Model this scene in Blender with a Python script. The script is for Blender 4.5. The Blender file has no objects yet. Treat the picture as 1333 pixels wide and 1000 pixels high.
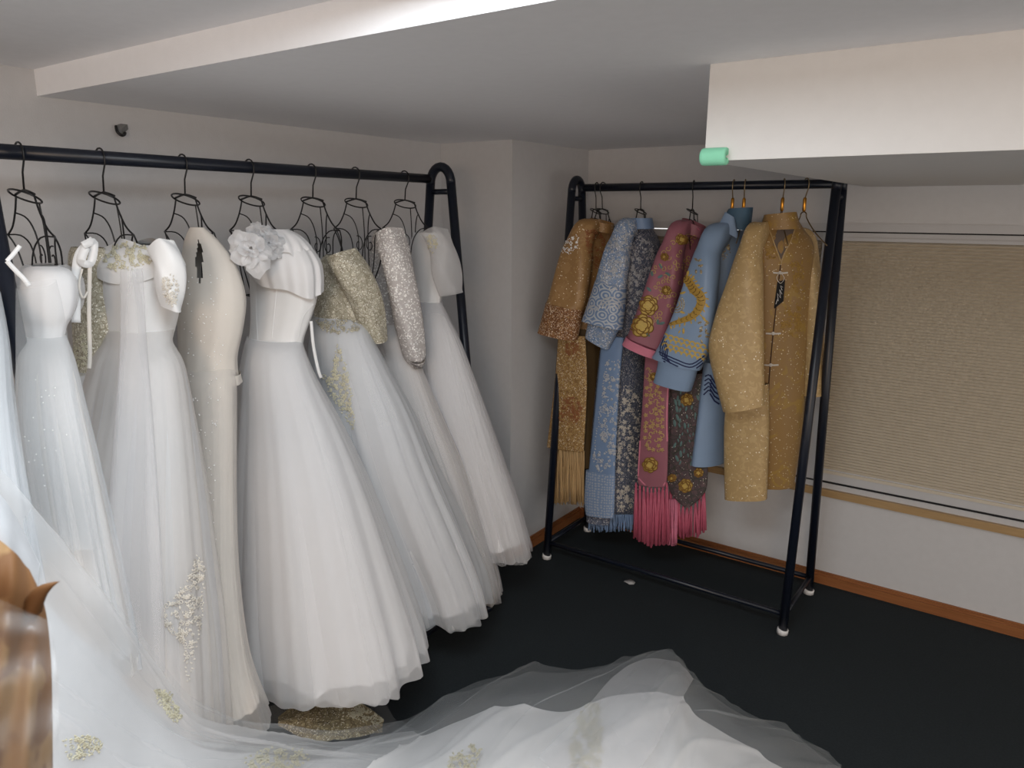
import bpy, math, random
from mathutils import Vector, Matrix
from mathutils.bvhtree import BVHTree
from mathutils import noise as mnoise

S = bpy.context.scene
COL = S.collection
# ------------------------------------------------------------------ camera
F = 964.8                      # focal length in pixels of the 1333 px wide frame
YAW, PITCH, ROLL = -.61808, .22683, .00638
CAM = Vector((0, 0, 1.5))
FW = Vector((math.sin(YAW) * math.cos(PITCH), math.cos(YAW) * math.cos(PITCH), -math.sin(PITCH)))
_r = Vector((math.cos(YAW), -math.sin(YAW), 0)); _u = _r.cross(FW)
RT = math.cos(ROLL) * _r + math.sin(ROLL) * _u
UP = -math.sin(ROLL) * _r + math.cos(ROLL) * _u
cd = bpy.data.cameras.new('camera'); cam = bpy.data.objects.new('camera', cd); COL.objects.link(cam)
cd.sensor_fit = 'HORIZONTAL'; cd.sensor_width = 36; cd.lens = F / 1333 * 36; cd.clip_start = .02
M = Matrix((RT, UP, -FW)).transposed().to_4x4(); M.translation = CAM
cam.matrix_world = M
cd.dof.use_dof = True; cd.dof.focus_distance = 2.2; cd.dof.aperture_fstop = 11
S.camera = cam
# ------------------------------------------------------------------ world, lights, exposure
W = bpy.data.worlds.new('world'); S.world = W; W.use_nodes = True
W.node_tree.nodes['Background'].inputs[0].default_value = (1.0, .94, .885, 1)
W.node_tree.nodes['Background'].inputs[1].default_value = 1.2
vs = S.view_settings
vs.view_transform = 'Standard'; vs.look = 'None'; vs.gamma = 1; vs.use_curve_mapping = False
vs.exposure = 0.0
S.cycles.transparent_max_bounces = 32
S.cycles.max_bounces = 8
S.cycles.diffuse_bounces = 5

def area(name, loc, target, size, power, color, shape='RECTANGLE', sy=None):
    l = bpy.data.lights.new(name, 'AREA'); l.shape = shape; l.size = size
    if sy: l.size_y = sy
    l.energy = power; l.color = color
    o = bpy.data.objects.new(name, l); COL.objects.link(o); o.location = loc
    o.rotation_euler = (Vector(target) - Vector(loc)).to_track_quat('-Z', 'Y').to_euler()
    return o
# the room's ceiling lamp just before the ceiling step, and a warm lamp in the room behind the camera
area('ceiling_lamp_light', (-.58, .53, 1.822), (-.58, .53, 0), .62, 17, (.88, .95, 1.0), 'RECTANGLE', .5)
area('warm_room_light', (.9, -2.2, 1.55), (-.4, 3, .9), .9, 28, (1.0, .72, .50), 'RECTANGLE', .6)

# ------------------------------------------------------------------ geometry helpers
def ray(px, py):
    return FW + (px - 666.5) / F * RT - (py - 500) / F * UP
def at(px, py, d):
    return CAM + d * ray(px, py)
def on(px, py, ax, v):
    d = ray(px, py); return CAM + (v - CAM[ax]) / d[ax] * d
def proj(p):
    q = p - CAM; z = q.dot(FW); return 666.5 + F * q.dot(RT) / z, 500 - F * q.dot(UP) / z, z

def root_of(o):
    while o.parent: o = o.parent
    return o
SURF = {}
def mesh(name, verts, faces, mat, parent=None, smooth=True, uv=None, kind=None, thick=0, label=None):
    me = bpy.data.meshes.new(name)
    off = Vector(root_of(parent)['base']) if parent else Vector((0, 0, 0))
    me.from_pydata([Vector(v) - off for v in verts], [], faces)
    if smooth: me.polygons.foreach_set('use_smooth', [True] * len(me.polygons))
    if uv:
        L = me.uv_layers.new(name='UVMap')
        for lp in me.loops: L.data[lp.index].uv = uv[lp.vertex_index]
    if mat: me.materials.append(mat)
    me.validate()
    o = bpy.data.objects.new(name, me); COL.objects.link(o)
    if parent: o.parent = parent
    if kind: o['kind'] = kind
    if label: o['label'] = label
    if thick:
        m = o.modifiers.new('Solidify', 'SOLIDIFY'); m.thickness = thick; m.offset = 0
    return o
def thing(name, label, cat, loc, group=None):
    o = bpy.data.objects.new(name, None); COL.objects.link(o)
    o.location = loc; o['base'] = tuple(loc); o.empty_display_size = .05
    o['label'] = label; o['category'] = cat
    if group: o['group'] = group
    return o
def tag(o, label, cat, group=None):
    o['label'] = label; o['category'] = cat
    if group: o['group'] = group
    return o

class MB:
    """collects verts and faces of one mesh"""
    def __init__(s): s.v = []; s.f = []; s.uv = []
    def add(s, v, f):
        n = len(s.v); s.v += [Vector(p) for p in v]; s.f += [tuple(i + n for i in q) for q in f]; return s
    def box(s, a, b):
        (x0, y0, z0), (x1, y1, z1) = a, b
        return s.add([(x0,y0,z0),(x1,y0,z0),(x1,y1,z0),(x0,y1,z0),(x0,y0,z1),(x1,y0,z1),(x1,y1,z1),(x0,y1,z1)],
              [(3,2,1,0),(4,5,6,7),(0,1,5,4),(1,2,6,5),(2,3,7,6),(3,0,4,7)])
    def tube(s, pts, r, n=8, closed=False, taper=None):
        pts = [Vector(p) for p in pts]; N = len(pts); base = len(s.v); prev = None
        for i, p in enumerate(pts):
            if closed: t = pts[(i + 1) % N] - pts[i - 1]
            else: t = pts[min(i + 1, N - 1)] - pts[max(i - 1, 0)]
            t.normalize()
            if prev is None:
                a = Vector((0, 0, 1)) if abs(t.z) < .9 else Vector((1, 0, 0))
                prev = t.cross(a).normalized()
            nn = (prev - t * prev.dot(t)).normalized(); b = t.cross(nn); prev = nn
            rr = r * (taper(i / max(1, N - 1)) if taper else 1)
            for k in range(n):
                a = 2 * math.pi * k / n
                s.v.append(p + rr * (math.cos(a) * nn + math.sin(a) * b))
        for i in range(N if closed else N - 1):
            j = (i + 1) % N
            for k in range(n):
                k2 = (k + 1) % n
                s.f.append((base + i * n + k, base + i * n + k2, base + j * n + k2, base + j * n + k))
        if not closed:
            s.f.append(tuple(base + k for k in range(n))[::-1]); s.f.append(tuple(base + (N - 1) * n + k for k in range(n)))
        return s
    def build(s, name, mat, parent=None, smooth=False, **k):
        return mesh(name, s.v, s.f, mat, parent, smooth, **k)

def catmull(P, n):
    """P list of equal-length tuples -> n samples, uniform in index"""
    out = []; m = len(P) - 1
    for i in range(n):
        t = i / (n - 1) * m; k = min(int(t), m - 1); f = t - k
        a, b, c, d = P[max(k - 1, 0)], P[k], P[k + 1], P[min(k + 2, m)]
        out.append([.5 * (2*q + (r - p) * f + (2*p - 5*q + 4*r - s) * f*f + (3*q - p - 3*r + s) * f**3) for p, q, r, s in zip(a, b, c, d)])
    return out
def smooth_path(P, n):
    return [Vector(p) for p in catmull([tuple(p) for p in P], n)]

def ripple_fn(seed, freqs, amp):
    R = random.Random(seed); terms = []
    for f in freqs:
        terms.append((f, R.uniform(0, 6.28), R.uniform(-1.2, 1.2), amp * R.uniform(.5, 1) * (freqs[0] / f) ** .6))
    def fn(th, t):
        return sum(a * math.sin(n * th + p + s * t * 2) for n, p, s, a in terms)
    return fn

def ring_loft(name, rows, mat, parent, ax=0, plane=-1.6, ang=0, nr=50, nt=128, ripple=None, rip_pow=1.5, grow=1.0, hole=None,
              top=None, hem=None, off=0, key=None, cap=False, kind=None, thick=0, label=None):
    """rows: (py, xl, xr, k[, dplane]) silhouette of the cloth row by row -> rings of elliptic cross-section round the hanging axis"""
    rows = [tuple(r) + (0,) * (5 - len(r)) for r in rows]
    sm = catmull(rows, nr)
    U = Vector((math.cos(ang), math.sin(ang), 0)); N = Vector((-math.sin(ang), math.cos(ang), 0))
    V = []; UV = []; Vlen = 0; prevc = None
    for i, (py, xl, xr, k, dp) in enumerate(sm):
        t = i / (nr - 1)
        mid = (xl + xr) / 2
        c = on(mid, py, ax, plane + dp)
        d = (c - CAM).dot(FW)
        h = c - CAM; h.z = 0; h.normalize()
        cosf = h.dot(Vector((FW.x, FW.y, 0)).normalized())
        rp = Vector((h.y, -h.x, 0))
        a = (xr - xl) / 2 * d * cosf / F * grow
        A = a / math.sqrt(U.dot(rp) ** 2 + (k * N.dot(rp)) ** 2)
        if prevc is not None: Vlen += (c - prevc).length
        prevc = c
        for j in range(nt):
            th = 2 * math.pi * j / nt
            s = 1 + (ripple(th, t) * t ** rip_pow if ripple else 0)
            p = c + (A * math.cos(th) * U + k * A * math.sin(th) * N) * s
            if off: p += off * (math.cos(th) * U + math.sin(th) * N)
            if top and t < .3: p.z += top(th) * (1 - t / .3) ** 2
            if hem: p.z += hem(th) * max(0, (t - .6) / .4) ** 2
            V.append(p); UV.append((th / 6.2832 * (2 * math.pi * .2), Vlen))
    Fc = []
    for i in range(nr - 1):
        for j in range(nt):
            q = (i * nt + j, i * nt + (j + 1) % nt, (i + 1) * nt + (j + 1) % nt, (i + 1) * nt + j)
            if hole:
                m = (V[q[0]] + V[q[2]]) / 2
                x, y, z = proj(m); th = 2 * math.pi * (j + .5) / nt
                if hole(x, y, th): continue
            Fc.append(q)
    if cap:
        b = (nr - 1) * nt; Fc.append(tuple(b + j for j in range(nt)))
    o = mesh(name, V, Fc, mat, parent, True, UV, kind, thick, label)
    SURF[key or name] = BVHTree.FromPolygons(V, Fc)
    return o

def strip_loft(name, secs, mat, parent, ax=1, nr=24, nt=36, b=.03, ripple=None, key=None, pw=.8, close=False, thick=0, label=None, rip_pow=1):
    """secs: ((xl,yl),(xr,yr),plane[,thickness]) -> flattened tube (sleeve, panel) following slanted cross-sections"""
    rows = []
    for s in secs:
        (xl, yl), (xr, yr), pl = s[:3]; bb = s[3] if len(s) > 3 else b
        rows.append((xl, yl, xr, yr, pl, bb))
    sm = catmull(rows, nr); V = []; UV = []; cs = []
    for xl, yl, xr, yr, pl, bb in sm: cs.append((on(xl, yl, ax, pl), on(xr, yr, ax, pl), bb))
    L = 0
    for i, (P, Q, bb) in enumerate(cs):
        c = (P + Q) / 2; w = (Q - P) / 2
        a0, a1 = cs[max(i - 1, 0)], cs[min(i + 1, nr - 1)]
        axd = ((a1[0] + a1[1]) - (a0[0] + a0[1])).normalized()
        n = w.normalized().cross(axd).normalized()
        if n.dot(CAM - c) < 0: n = -n
        if i: L += (c - pc).length
        pc = c; t = i / (nr - 1)
        for j in range(nt):
            th = 2 * math.pi * j / nt
            ct, st = math.cos(th), math.sin(th)
            s = 1 + (ripple(th, t) * t ** rip_pow if ripple else 0)
            V.append(c + w * math.copysign(abs(ct) ** pw, ct) + n * bb * s * math.copysign(abs(st) ** pw, st)
                     + (n * .004 * math.sin(3 * th + 9 * t) if ripple else Vector()))
            UV.append((ct * w.length, -L))
    Fc = [(i * nt + j, i * nt + (j + 1) % nt, (i + 1) * nt + (j + 1) % nt, (i + 1) * nt + j) for i in range(nr - 1) for j in range(nt)]
    if close: Fc.append(tuple((nr - 1) * nt + j for j in range(nt)))
    o = mesh(name, V, Fc, mat, parent, True, UV, None, thick, label)
    SURF[key or name] = BVHTree.FromPolygons(V, Fc)
    return o

def patch(name, ctrl, mat, parent, nu=80, nv=50, wav=0, wf=9, seed=1, key=None, thick=0, floor=True, kind=None, fold=None, label=None):
    """ctrl: rows of 3-D control points -> smooth draped sheet with folds"""
    A = [catmull([tuple(p) for p in r], nu) for r in ctrl]
    colsm = [catmull([A[i][j] for i in range(len(A))], nv) for j in range(nu)]
    V = []; UV = []
    for i in range(nv):
        for j in range(nu):
            p = Vector(colsm[j][i]); u, v = j / (nu - 1), i / (nv - 1)
            if wav:
                n1 = mnoise.noise(Vector((u * wf, v * 2.2 + seed * 7.3, seed)))
                n2 = mnoise.noise(Vector((u * wf * 2.6, v * 4.1, seed * 3.1 + 5)))
                p.z += wav * (n1 + .45 * n2)
            if fold: p += fold(u, v)
            if floor: p.z = max(p.z, .006)
            V.append(p); UV.append((u, v))
    Fc = [(i * nu + j, i * nu + j + 1, (i + 1) * nu + j + 1, (i + 1) * nu + j) for i in range(nv - 1) for j in range(nu - 1)]
    o = mesh(name, V, Fc, mat, parent, True, UV, kind, thick, label)
    SURF[key or name] = BVHTree.FromPolygons(V, Fc)
    return o

def hit(keys, px, py):
    d = ray(px, py).normalized(); best = None
    for k in ([keys] if isinstance(keys, str) else keys):
        loc, n, i, dist = SURF[k].ray_cast(CAM, d)
        if loc is not None and (best is None or dist < best[2]):
            if n.dot(d) > 0: n = -n
            best = (loc, n, dist)
    return best

class Applique:
    """small raised shapes sewn on a cloth: outlines in frame pixels laid on the surface they hit"""
    def __init__(s, keys): s.k = keys; s.v = []; s.f = []
    def pt(s, px, py, off):
        h = hit(s.k, px, py)
        if h is None: return None
        return h[0] + h[1] * off
    def fan(s, c, rim, h0=.005, h1=.0015):
        P = [s.pt(*c, h0)] + [s.pt(*q, h1) for q in rim]
        if any(p is None for p in P): return
        if max((p - P[0]).length for p in P) > .12: return
        b = len(s.v); s.v += P; n = len(rim)
        s.f += [(b, b + 1 + i, b + 1 + (i + 1) % n) for i in range(n)]
    def strip(s, path, w, h=.003):
        L = len(path); P = []
        for i, (x, y) in enumerate(path):
            x0, y0 = path[max(i - 1, 0)]; x1, y1 = path[min(i + 1, L - 1)]
            dx, dy = x1 - x0, y1 - y0; l = math.hypot(dx, dy) or 1
            ww = w(i / (L - 1)) if callable(w) else w
            P.append((s.pt(x - dy / l * ww, y + dx / l * ww, h * .4), s.pt(x, y, h), s.pt(x + dy / l * ww, y - dx / l * ww, h * .4)))
        for a, b in zip(P, P[1:]):
            if None in a or None in b: continue
            if (a[1] - b[1]).length > .1: continue
            n = len(s.v); s.v += list(a) + list(b); s.f += [(n, n + 1, n + 4, n + 3), (n + 1, n + 2, n + 5, n + 4)]
    def petal(s, x, y, r, ang, asp=.55):
        ca, sa = math.cos(ang), math.sin(ang); cx, cy = x + ca * r, y + sa * r
        s.fan((cx, cy), [(cx + ca * r * math.cos(q) - sa * r * asp * math.sin(q), cy + sa * r * math.cos(q) + ca * r * asp * math.sin(q)) for q in [k * math.pi / 4 for k in range(8)]])
    def flower(s, x, y, r, n=5, rot=0, sq=1):
        for k in range(n): s.petal(x, y, r * .5, rot + k * 6.2832 / n, .6)
        s.fan((x, y), [(x + r * .28 * math.cos(q), y + r * .28 * math.sin(q)) for q in [k * math.pi / 3 for k in range(6)]], .009, .006)
    def rose(s, x, y, r, rot=0):
        for ring, (rr, n) in enumerate(((1, 7), (.66, 6), (.36, 4))):
            for k in range(n):
                a = rot + ring * .5 + k * 6.2832 / n
                px, py = x + math.cos(a) * r * rr * .62, y + math.sin(a) * r * rr * .62
                q = r * .42 * (.6 + .4 * rr)
                s.fan((px, py), [(px + q * math.cos(t), py + q * math.sin(t)) for t in [j * math.pi / 4 for j in range(8)]], .005 + ring * .003, .001 + ring * .003)
    def rose_lines(s, x, y, r, rot=0):
        for ring, (rr, n) in enumerate(((1, 7), (.66, 6), (.36, 4))):
            for k in range(n):
                a = rot + ring * .5 + k * 6.2832 / n
                px, py = x + math.cos(a) * r * rr * .62, y + math.sin(a) * r * rr * .62; q = r * .40 * (.6 + .4 * rr)
                s.strip([(px + q * math.cos(a + t), py + q * math.sin(a + t)) for t in [-1.5 + j * .5 for j in range(7)]], max(.35, r * .045), .010 + ring * .003)
    def curl(s, x, y, r, rot, turns=1.3, w=.7):
        s.strip([(x + r * (1 - .75 * k / 12) * math.cos(rot + turns * 6.28 * k / 12), y + r * (1 - .75 * k / 12) * math.sin(rot + turns * 6.28 * k / 12)) for k in range(13)], w)
    def build(s, name, mat, parent, **k):
        if not s.v: return None
        return mesh(name, s.v, s.f, mat, parent, True, **k)

def inside(poly, x, y):
    c = False; n = len(poly)
    for i in range(n):
        (x0, y0), (x1, y1) = poly[i], poly[i - 1]
        if (y0 > y) != (y1 > y) and x < (x1 - x0) * (y - y0) / (y1 - y0) + x0: c = not c
    return c
def scatter(poly, n, R, mind=0):
    xs = [p[0] for p in poly]; ys = [p[1] for p in poly]; out = []; g = 0
    while len(out) < n and g < n * 60:
        g += 1; x, y = R.uniform(min(xs), max(xs)), R.uniform(min(ys), max(ys))
        if inside(poly, x, y) and all((x - a) ** 2 + (y - b) ** 2 > mind * mind for a, b in out): out.append((x, y))
    return out
def lace(name, keys, poly, n, mat, parent, seed=1, size=4.0, label=None):
    R = random.Random(seed); a = Applique(keys)
    for x, y in scatter(poly, n, R, size * .55):
        k = R.random(); r = size * R.uniform(.6, 1.2)
        if k < .4: a.flower(x, y, r, 5, R.uniform(0, 6))
        elif k < .7: a.curl(x, y, r, R.uniform(0, 6), 1.2, max(.5, size * .13))
        else: a.petal(x, y, r * .7, R.uniform(0, 6), .45)
    # scalloped outline cord
    n = len(poly)
    for i in range(n):
        (x0, y0), (x1, y1) = poly[i], poly[(i + 1) % n]; l = math.hypot(x1 - x0, y1 - y0); m = max(1, int(l / (size * 1.4)))
        for k in range(m):
            a.petal(x0 + (x1 - x0) * (k + .5) / m, y0 + (y1 - y0) * (k + .5) / m, size * .45, R.uniform(0, 6), .6)
    return a.build(name, mat, parent, label=label)
def sequins(keys, poly, n, mat, parent, seed=1, r=.9, name='sequins', label=None):
    R = random.Random(seed); a = Applique(keys)
    for x, y in scatter(poly, n, R):
        q = r * R.uniform(.5, 1.2); t0 = R.uniform(0, 1)
        a.fan((x, y), [(x + q * math.cos(t0 + k * 1.257), y + q * math.sin(t0 + k * 1.257)) for k in range(5)], .004, .002)
    return a.build(name, mat, parent, kind='stuff', label=label)

# ------------------------------------------------------------------ materials
def srgb(r, g, b):
    f = lambda c: (c / 255 / 12.92) if c / 255 <= .04045 else ((c / 255 + .055) / 1.055) ** 2.4
    return (f(r), f(g), f(b), 1)
def newmat(name):
    m = bpy.data.materials.new(name); m.use_nodes = True; nt = m.node_tree
    return m, nt, nt.nodes['Principled BSDF']
def lk(nt, a, b): nt.links.new(a, b)
def coord(nt, scale, kind='Object'):
    tc = nt.nodes.new('ShaderNodeTexCoord'); mp = nt.nodes.new('ShaderNodeMapping'); mp.inputs['Scale'].default_value = scale
    lk(nt, tc.outputs[kind], mp.inputs[0]); return mp.outputs[0]
def plain(name, col, rough=.6, metal=0, nscale=40, namp=.08, bump=.0, bscale=200, spec=.3, sheen=0, coat=0):
    m, nt, b = newmat(name)
    n = nt.nodes.new('ShaderNodeTexNoise'); n.inputs['Scale'].default_value = nscale; n.inputs['Detail'].default_value = 4
    lk(nt, coord(nt, (1, 1, 1)), n.inputs['Vector'])
    mx = nt.nodes.new('ShaderNodeMix'); mx.data_type = 'RGBA'
    lk(nt, n.outputs['Fac'], mx.inputs[0])
    mx.inputs[6].default_value = tuple(c * (1 - namp) for c in col[:3]) + (1,)
    mx.inputs[7].default_value = tuple(min(1, c * (1 + namp)) for c in col[:3]) + (1,)
    lk(nt, mx.outputs[2], b.inputs['Base Color'])
    b.inputs['Roughness'].default_value = rough; b.inputs['Metallic'].default_value = metal
    b.inputs['Specular IOR Level'].default_value = spec
    if sheen: b.inputs['Sheen Weight'].default_value = sheen
    if coat: b.inputs['Coat Weight'].default_value = coat
    if bump:
        n2 = nt.nodes.new('ShaderNodeTexNoise'); n2.inputs['Scale'].default_value = bscale; n2.inputs['Detail'].default_value = 3
        lk(nt, coord(nt, (1, 1, 1)), n2.inputs['Vector'])
        bp = nt.nodes.new('ShaderNodeBump'); bp.inputs['Strength'].default_value = bump; bp.inputs['Distance'].default_value = .004
        lk(nt, n2.outputs['Fac'], bp.inputs['Height']); lk(nt, bp.outputs[0], b.inputs['Normal'])
    return m
def tulle(name, col, alpha, trans=.35, net=0):
    """sheer net: see-through, a little denser where seen edge-on, passes some light through"""
    m = bpy.data.materials.new(name); m.use_nodes = True; nt = m.node_tree; nt.nodes.clear()
    out = nt.nodes.new('ShaderNodeOutputMaterial'); mix = nt.nodes.new('ShaderNodeMixShader')
    tp = nt.nodes.new('ShaderNodeBsdfTransparent'); df = nt.nodes.new('ShaderNodeBsdfDiffuse'); tl = nt.nodes.new('ShaderNodeBsdfTranslucent')
    m2 = nt.nodes.new('ShaderNodeMixShader'); m2.inputs[0].default_value = trans
    df.inputs[0].default_value = col; tl.inputs[0].default_value = col
    lk(nt, df.outputs[0], m2.inputs[1]); lk(nt, tl.outputs[0], m2.inputs[2])
    lw = nt.nodes.new('ShaderNodeLayerWeight'); lw.inputs[0].default_value = .35
    mr = nt.nodes.new('ShaderNodeMapRange'); mr.inputs['To Min'].default_value = alpha; mr.inputs['To Max'].default_value = min(1, alpha * 1.9)
    lk(nt, lw.outputs['Facing'], mr.inputs['Value'])
    lk(nt, mr.outputs[0], mix.inputs[0]); lk(nt, tp.outputs[0], mix.inputs[1]); lk(nt, m2.outputs[0], mix.inputs[2])
    lk(nt, mix.outputs[0], out.inputs[0])
    return m
def brocade(name, base, second, third=None, scale=60, thr=.52, spark=0, sparkcol=(1, .95, .8, 1), rough=.55, metal=0, warp=1.2, kind='noise', sscale=420):
    """woven figured cloth: base colour, a second thread colour in blotchy figures, a third in finer veins, glints painted as bright flecks"""
    m, nt, b = newmat(name)
    v = coord(nt, (1, 1, 1))
    n = nt.nodes.new('ShaderNodeTexNoise'); n.inputs['Scale'].default_value = scale; n.inputs['Detail'].default_value = 3; n.inputs['Distortion'].default_value = warp
    lk(nt, v, n.inputs['Vector'])
    r = nt.nodes.new('ShaderNodeValToRGB'); r.color_ramp.elements[0].position = thr; r.color_ramp.elements[1].position = min(1, thr + .05)
    lk(nt, n.outputs['Fac'], r.inputs[0])
    mx = nt.nodes.new('ShaderNodeMix'); mx.data_type = 'RGBA'; mx.inputs[6].default_value = base; mx.inputs[7].default_value = second
    lk(nt, r.outputs[0], mx.inputs[0]); colour = mx.outputs[2]
    if third:
        vo = nt.nodes.new('ShaderNodeTexVoronoi'); vo.feature = 'DISTANCE_TO_EDGE'; vo.inputs['Scale'].default_value = scale * .9
        n3 = nt.nodes.new('ShaderNodeTexNoise'); n3.inputs['Scale'].default_value = scale * .5
        lk(nt, v, n3.inputs['Vector'])
        ad = nt.nodes.new('ShaderNodeVectorMath'); ad.operation = 'MULTIPLY_ADD'; ad.inputs[1].default_value = (.03, .03, .03)
        lk(nt, n3.outputs['Color'], ad.inputs[0]); lk(nt, v, ad.inputs[2]); lk(nt, ad.outputs[0], vo.inputs['Vector'])
        r3 = nt.nodes.new('ShaderNodeValToRGB'); r3.color_ramp.elements[0].position = .03; r3.color_ramp.elements[0].color = (1, 1, 1, 1)
        r3.color_ramp.elements[1].position = .07; r3.color_ramp.elements[1].color = (0, 0, 0, 1)
        lk(nt, vo.outputs['Distance'], r3.inputs[0])
        m3 = nt.nodes.new('ShaderNodeMix'); m3.data_type = 'RGBA'; lk(nt, r3.outputs[0], m3.inputs[0]); lk(nt, colour, m3.inputs[6]); m3.inputs[7].default_value = third
        colour = m3.outputs[2]
    if spark:  # sparkle put into the base colour as scattered bright cells
        vs_ = nt.nodes.new('ShaderNodeTexVoronoi'); vs_.inputs['Scale'].default_value = sscale; lk(nt, v, vs_.inputs['Vector'])
        sx = nt.nodes.new('ShaderNodeSeparateColor'); lk(nt, vs_.outputs['Color'], sx.inputs[0])
        gt = nt.nodes.new('ShaderNodeMath'); gt.operation = 'GREATER_THAN'; gt.inputs[1].default_value = 1 - spark; lk(nt, sx.outputs[0], gt.inputs[0])
        m4 = nt.nodes.new('ShaderNodeMix'); m4.data_type = 'RGBA'; lk(nt, gt.outputs[0], m4.inputs[0]); lk(nt, colour, m4.inputs[6]); m4.inputs[7].default_value = sparkcol
        colour = m4.outputs[2]
    lk(nt, colour, b.inputs['Base Color'])
    b.inputs['Roughness'].default_value = rough; b.inputs['Metallic'].default_value = metal; b.inputs['Specular IOR Level'].default_value = .35
    bp = nt.nodes.new('ShaderNodeBump'); bp.inputs['Strength'].default_value = .25; bp.inputs['Distance'].default_value = .003
    lk(nt, n.outputs['Fac'], bp.inputs['Height']); lk(nt, bp.outputs[0], b.inputs['Normal'])
    return m
def waves(name, base, line, scale=.05, duty=.5, bands=4):
    """sea-wave figure: rows of concentric arcs woven in thread (uses the cloth's own UV, in metres)"""
    m, nt, b = newmat(name)
    v = coord(nt, (1 / scale, 1 / scale, 1), 'UV')
    vo = nt.nodes.new('ShaderNodeTexVoronoi'); vo.voronoi_dimensions = '2D'; vo.inputs['Scale'].default_value = 1; vo.inputs['Randomness'].default_value = .35
    lk(nt, v, vo.inputs['Vector'])
    mu = nt.nodes.new('ShaderNodeMath'); mu.operation = 'MULTIPLY'; mu.inputs[1].default_value = 6.2832 * bands * 1.3; lk(nt, vo.outputs['Distance'], mu.inputs[0])
    sn = nt.nodes.new('ShaderNodeMath'); sn.operation = 'SINE'; lk(nt, mu.outputs[0], sn.inputs[0])
    gt = nt.nodes.new('ShaderNodeMath'); gt.operation = 'GREATER_THAN'; gt.inputs[1].default_value = duty; lk(nt, sn.outputs[0], gt.inputs[0])
    mx = nt.nodes.new('ShaderNodeMix'); mx.data_type = 'RGBA'; lk(nt, gt.outputs[0], mx.inputs[0]); mx.inputs[6].default_value = base; mx.inputs[7].default_value = line
    lk(nt, mx.outputs[2], b.inputs['Base Color']); b.inputs['Roughness'].default_value = .5
    return m
def wood(name, c1, c2):
    m, nt, b = newmat(name)
    n = nt.nodes.new('ShaderNodeTexNoise'); n.inputs['Scale'].default_value = 6; n.inputs['Detail'].default_value = 5
    lk(nt, coord(nt, (1.5, 14, 22)), n.inputs['Vector'])
    mx = nt.nodes.new('ShaderNodeMix'); mx.data_type = 'RGBA'; lk(nt, n.outputs['Fac'], mx.inputs[0]); mx.inputs[6].default_value = c1; mx.inputs[7].default_value = c2
    lk(nt, mx.outputs[2], b.inputs['Base Color']); b.inputs['Roughness'].default_value = .38
    return m

m_wall = plain('wall_paint', (.58, .58, .59, 1), .9, namp=.04, bump=.12, bscale=260)
m_ceil = plain('ceiling_paint', (.88, .88, .90, 1), .9, namp=.03, bump=.08)
m_carpet = plain('dark_carpet', srgb(46, 51, 54), .95, nscale=160, namp=.25, bump=.4, bscale=500, spec=.1)
m_wood = wood('baseboard_wood', srgb(120, 72, 40), srgb(165, 108, 66))
m_sillw = wood('sill_wood', srgb(150, 120, 80), srgb(186, 156, 112))
m_frame = plain('window_frame_paint', (.52, .52, .53, 1), .5, namp=.03)
m_gap = plain('dark_gasket', srgb(22, 22, 24), .6)
m_blind = plain('blind_fabric', srgb(202, 193, 177), .85, nscale=30, namp=.05)
m_rack = plain('black_powder_coat', srgb(19, 25, 38), .35, nscale=90, namp=.15, spec=.5)
m_wire = plain('black_wire', srgb(18, 18, 20), .4, spec=.5)
m_gold = plain('gold_metal', srgb(214, 150, 60), .28, metal=.9, namp=.1)
m_steel = plain('thin_steel_wire', srgb(150, 130, 100), .35, metal=.8)
m_white = plain('white_satin', (.80, .80, .80, 1), .45, nscale=12, namp=.04, sheen=.1)
m_lining = plain('white_lining', (.78, .78, .79, 1), .8, nscale=20, namp=.04)
m_beige = plain('ivory_satin', srgb(214, 208, 200), .5, nscale=15, namp=.05)
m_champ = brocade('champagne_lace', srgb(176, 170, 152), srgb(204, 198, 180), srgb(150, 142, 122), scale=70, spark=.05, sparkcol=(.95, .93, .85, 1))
m_silverlace = brocade('silver_sparkle_net', srgb(190, 184, 182), srgb(206, 202, 200), scale=80, spark=.16, sparkcol=(1, .98, .95, 1), sscale=260)
m_lacegold = plain('gold_ivory_lace', srgb(204, 199, 176), .5, nscale=120, namp=.18)
m_lacesilver = plain('silver_thread_lace', srgb(216, 210, 200), .4, nscale=120, namp=.15)
m_lacebrown = brocade('antique_gold_lace', srgb(150, 136, 106), srgb(190, 176, 140), srgb(120, 106, 80), scale=60, spark=.05)
m_spark = plain('sequin_glint_white', (.95, .95, .95, 1), .3, metal=0, namp=.03)  # near-white colour stands in for the glint of sequins and beads
t_soft = tulle('white_tulle', (.86, .86, .87, 1), .42)
t_thin = tulle('thin_white_tulle', (.86, .86, .88, 1), .24)
t_ivory = tulle('ivory_tulle', (.84, .81, .78, 1), .40)
t_grey = tulle('bluish_tulle', (.74, .77, .80, 1), .30)
t_veil = tulle('veil_net', (.82, .85, .87, 1), .12)
m_mint = plain('mint_foam', srgb(140, 214, 180), .8, nscale=60, namp=.04)
m_plastic_white = plain('white_plastic_wrap', (.75, .75, .75, 1), .3)

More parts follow.
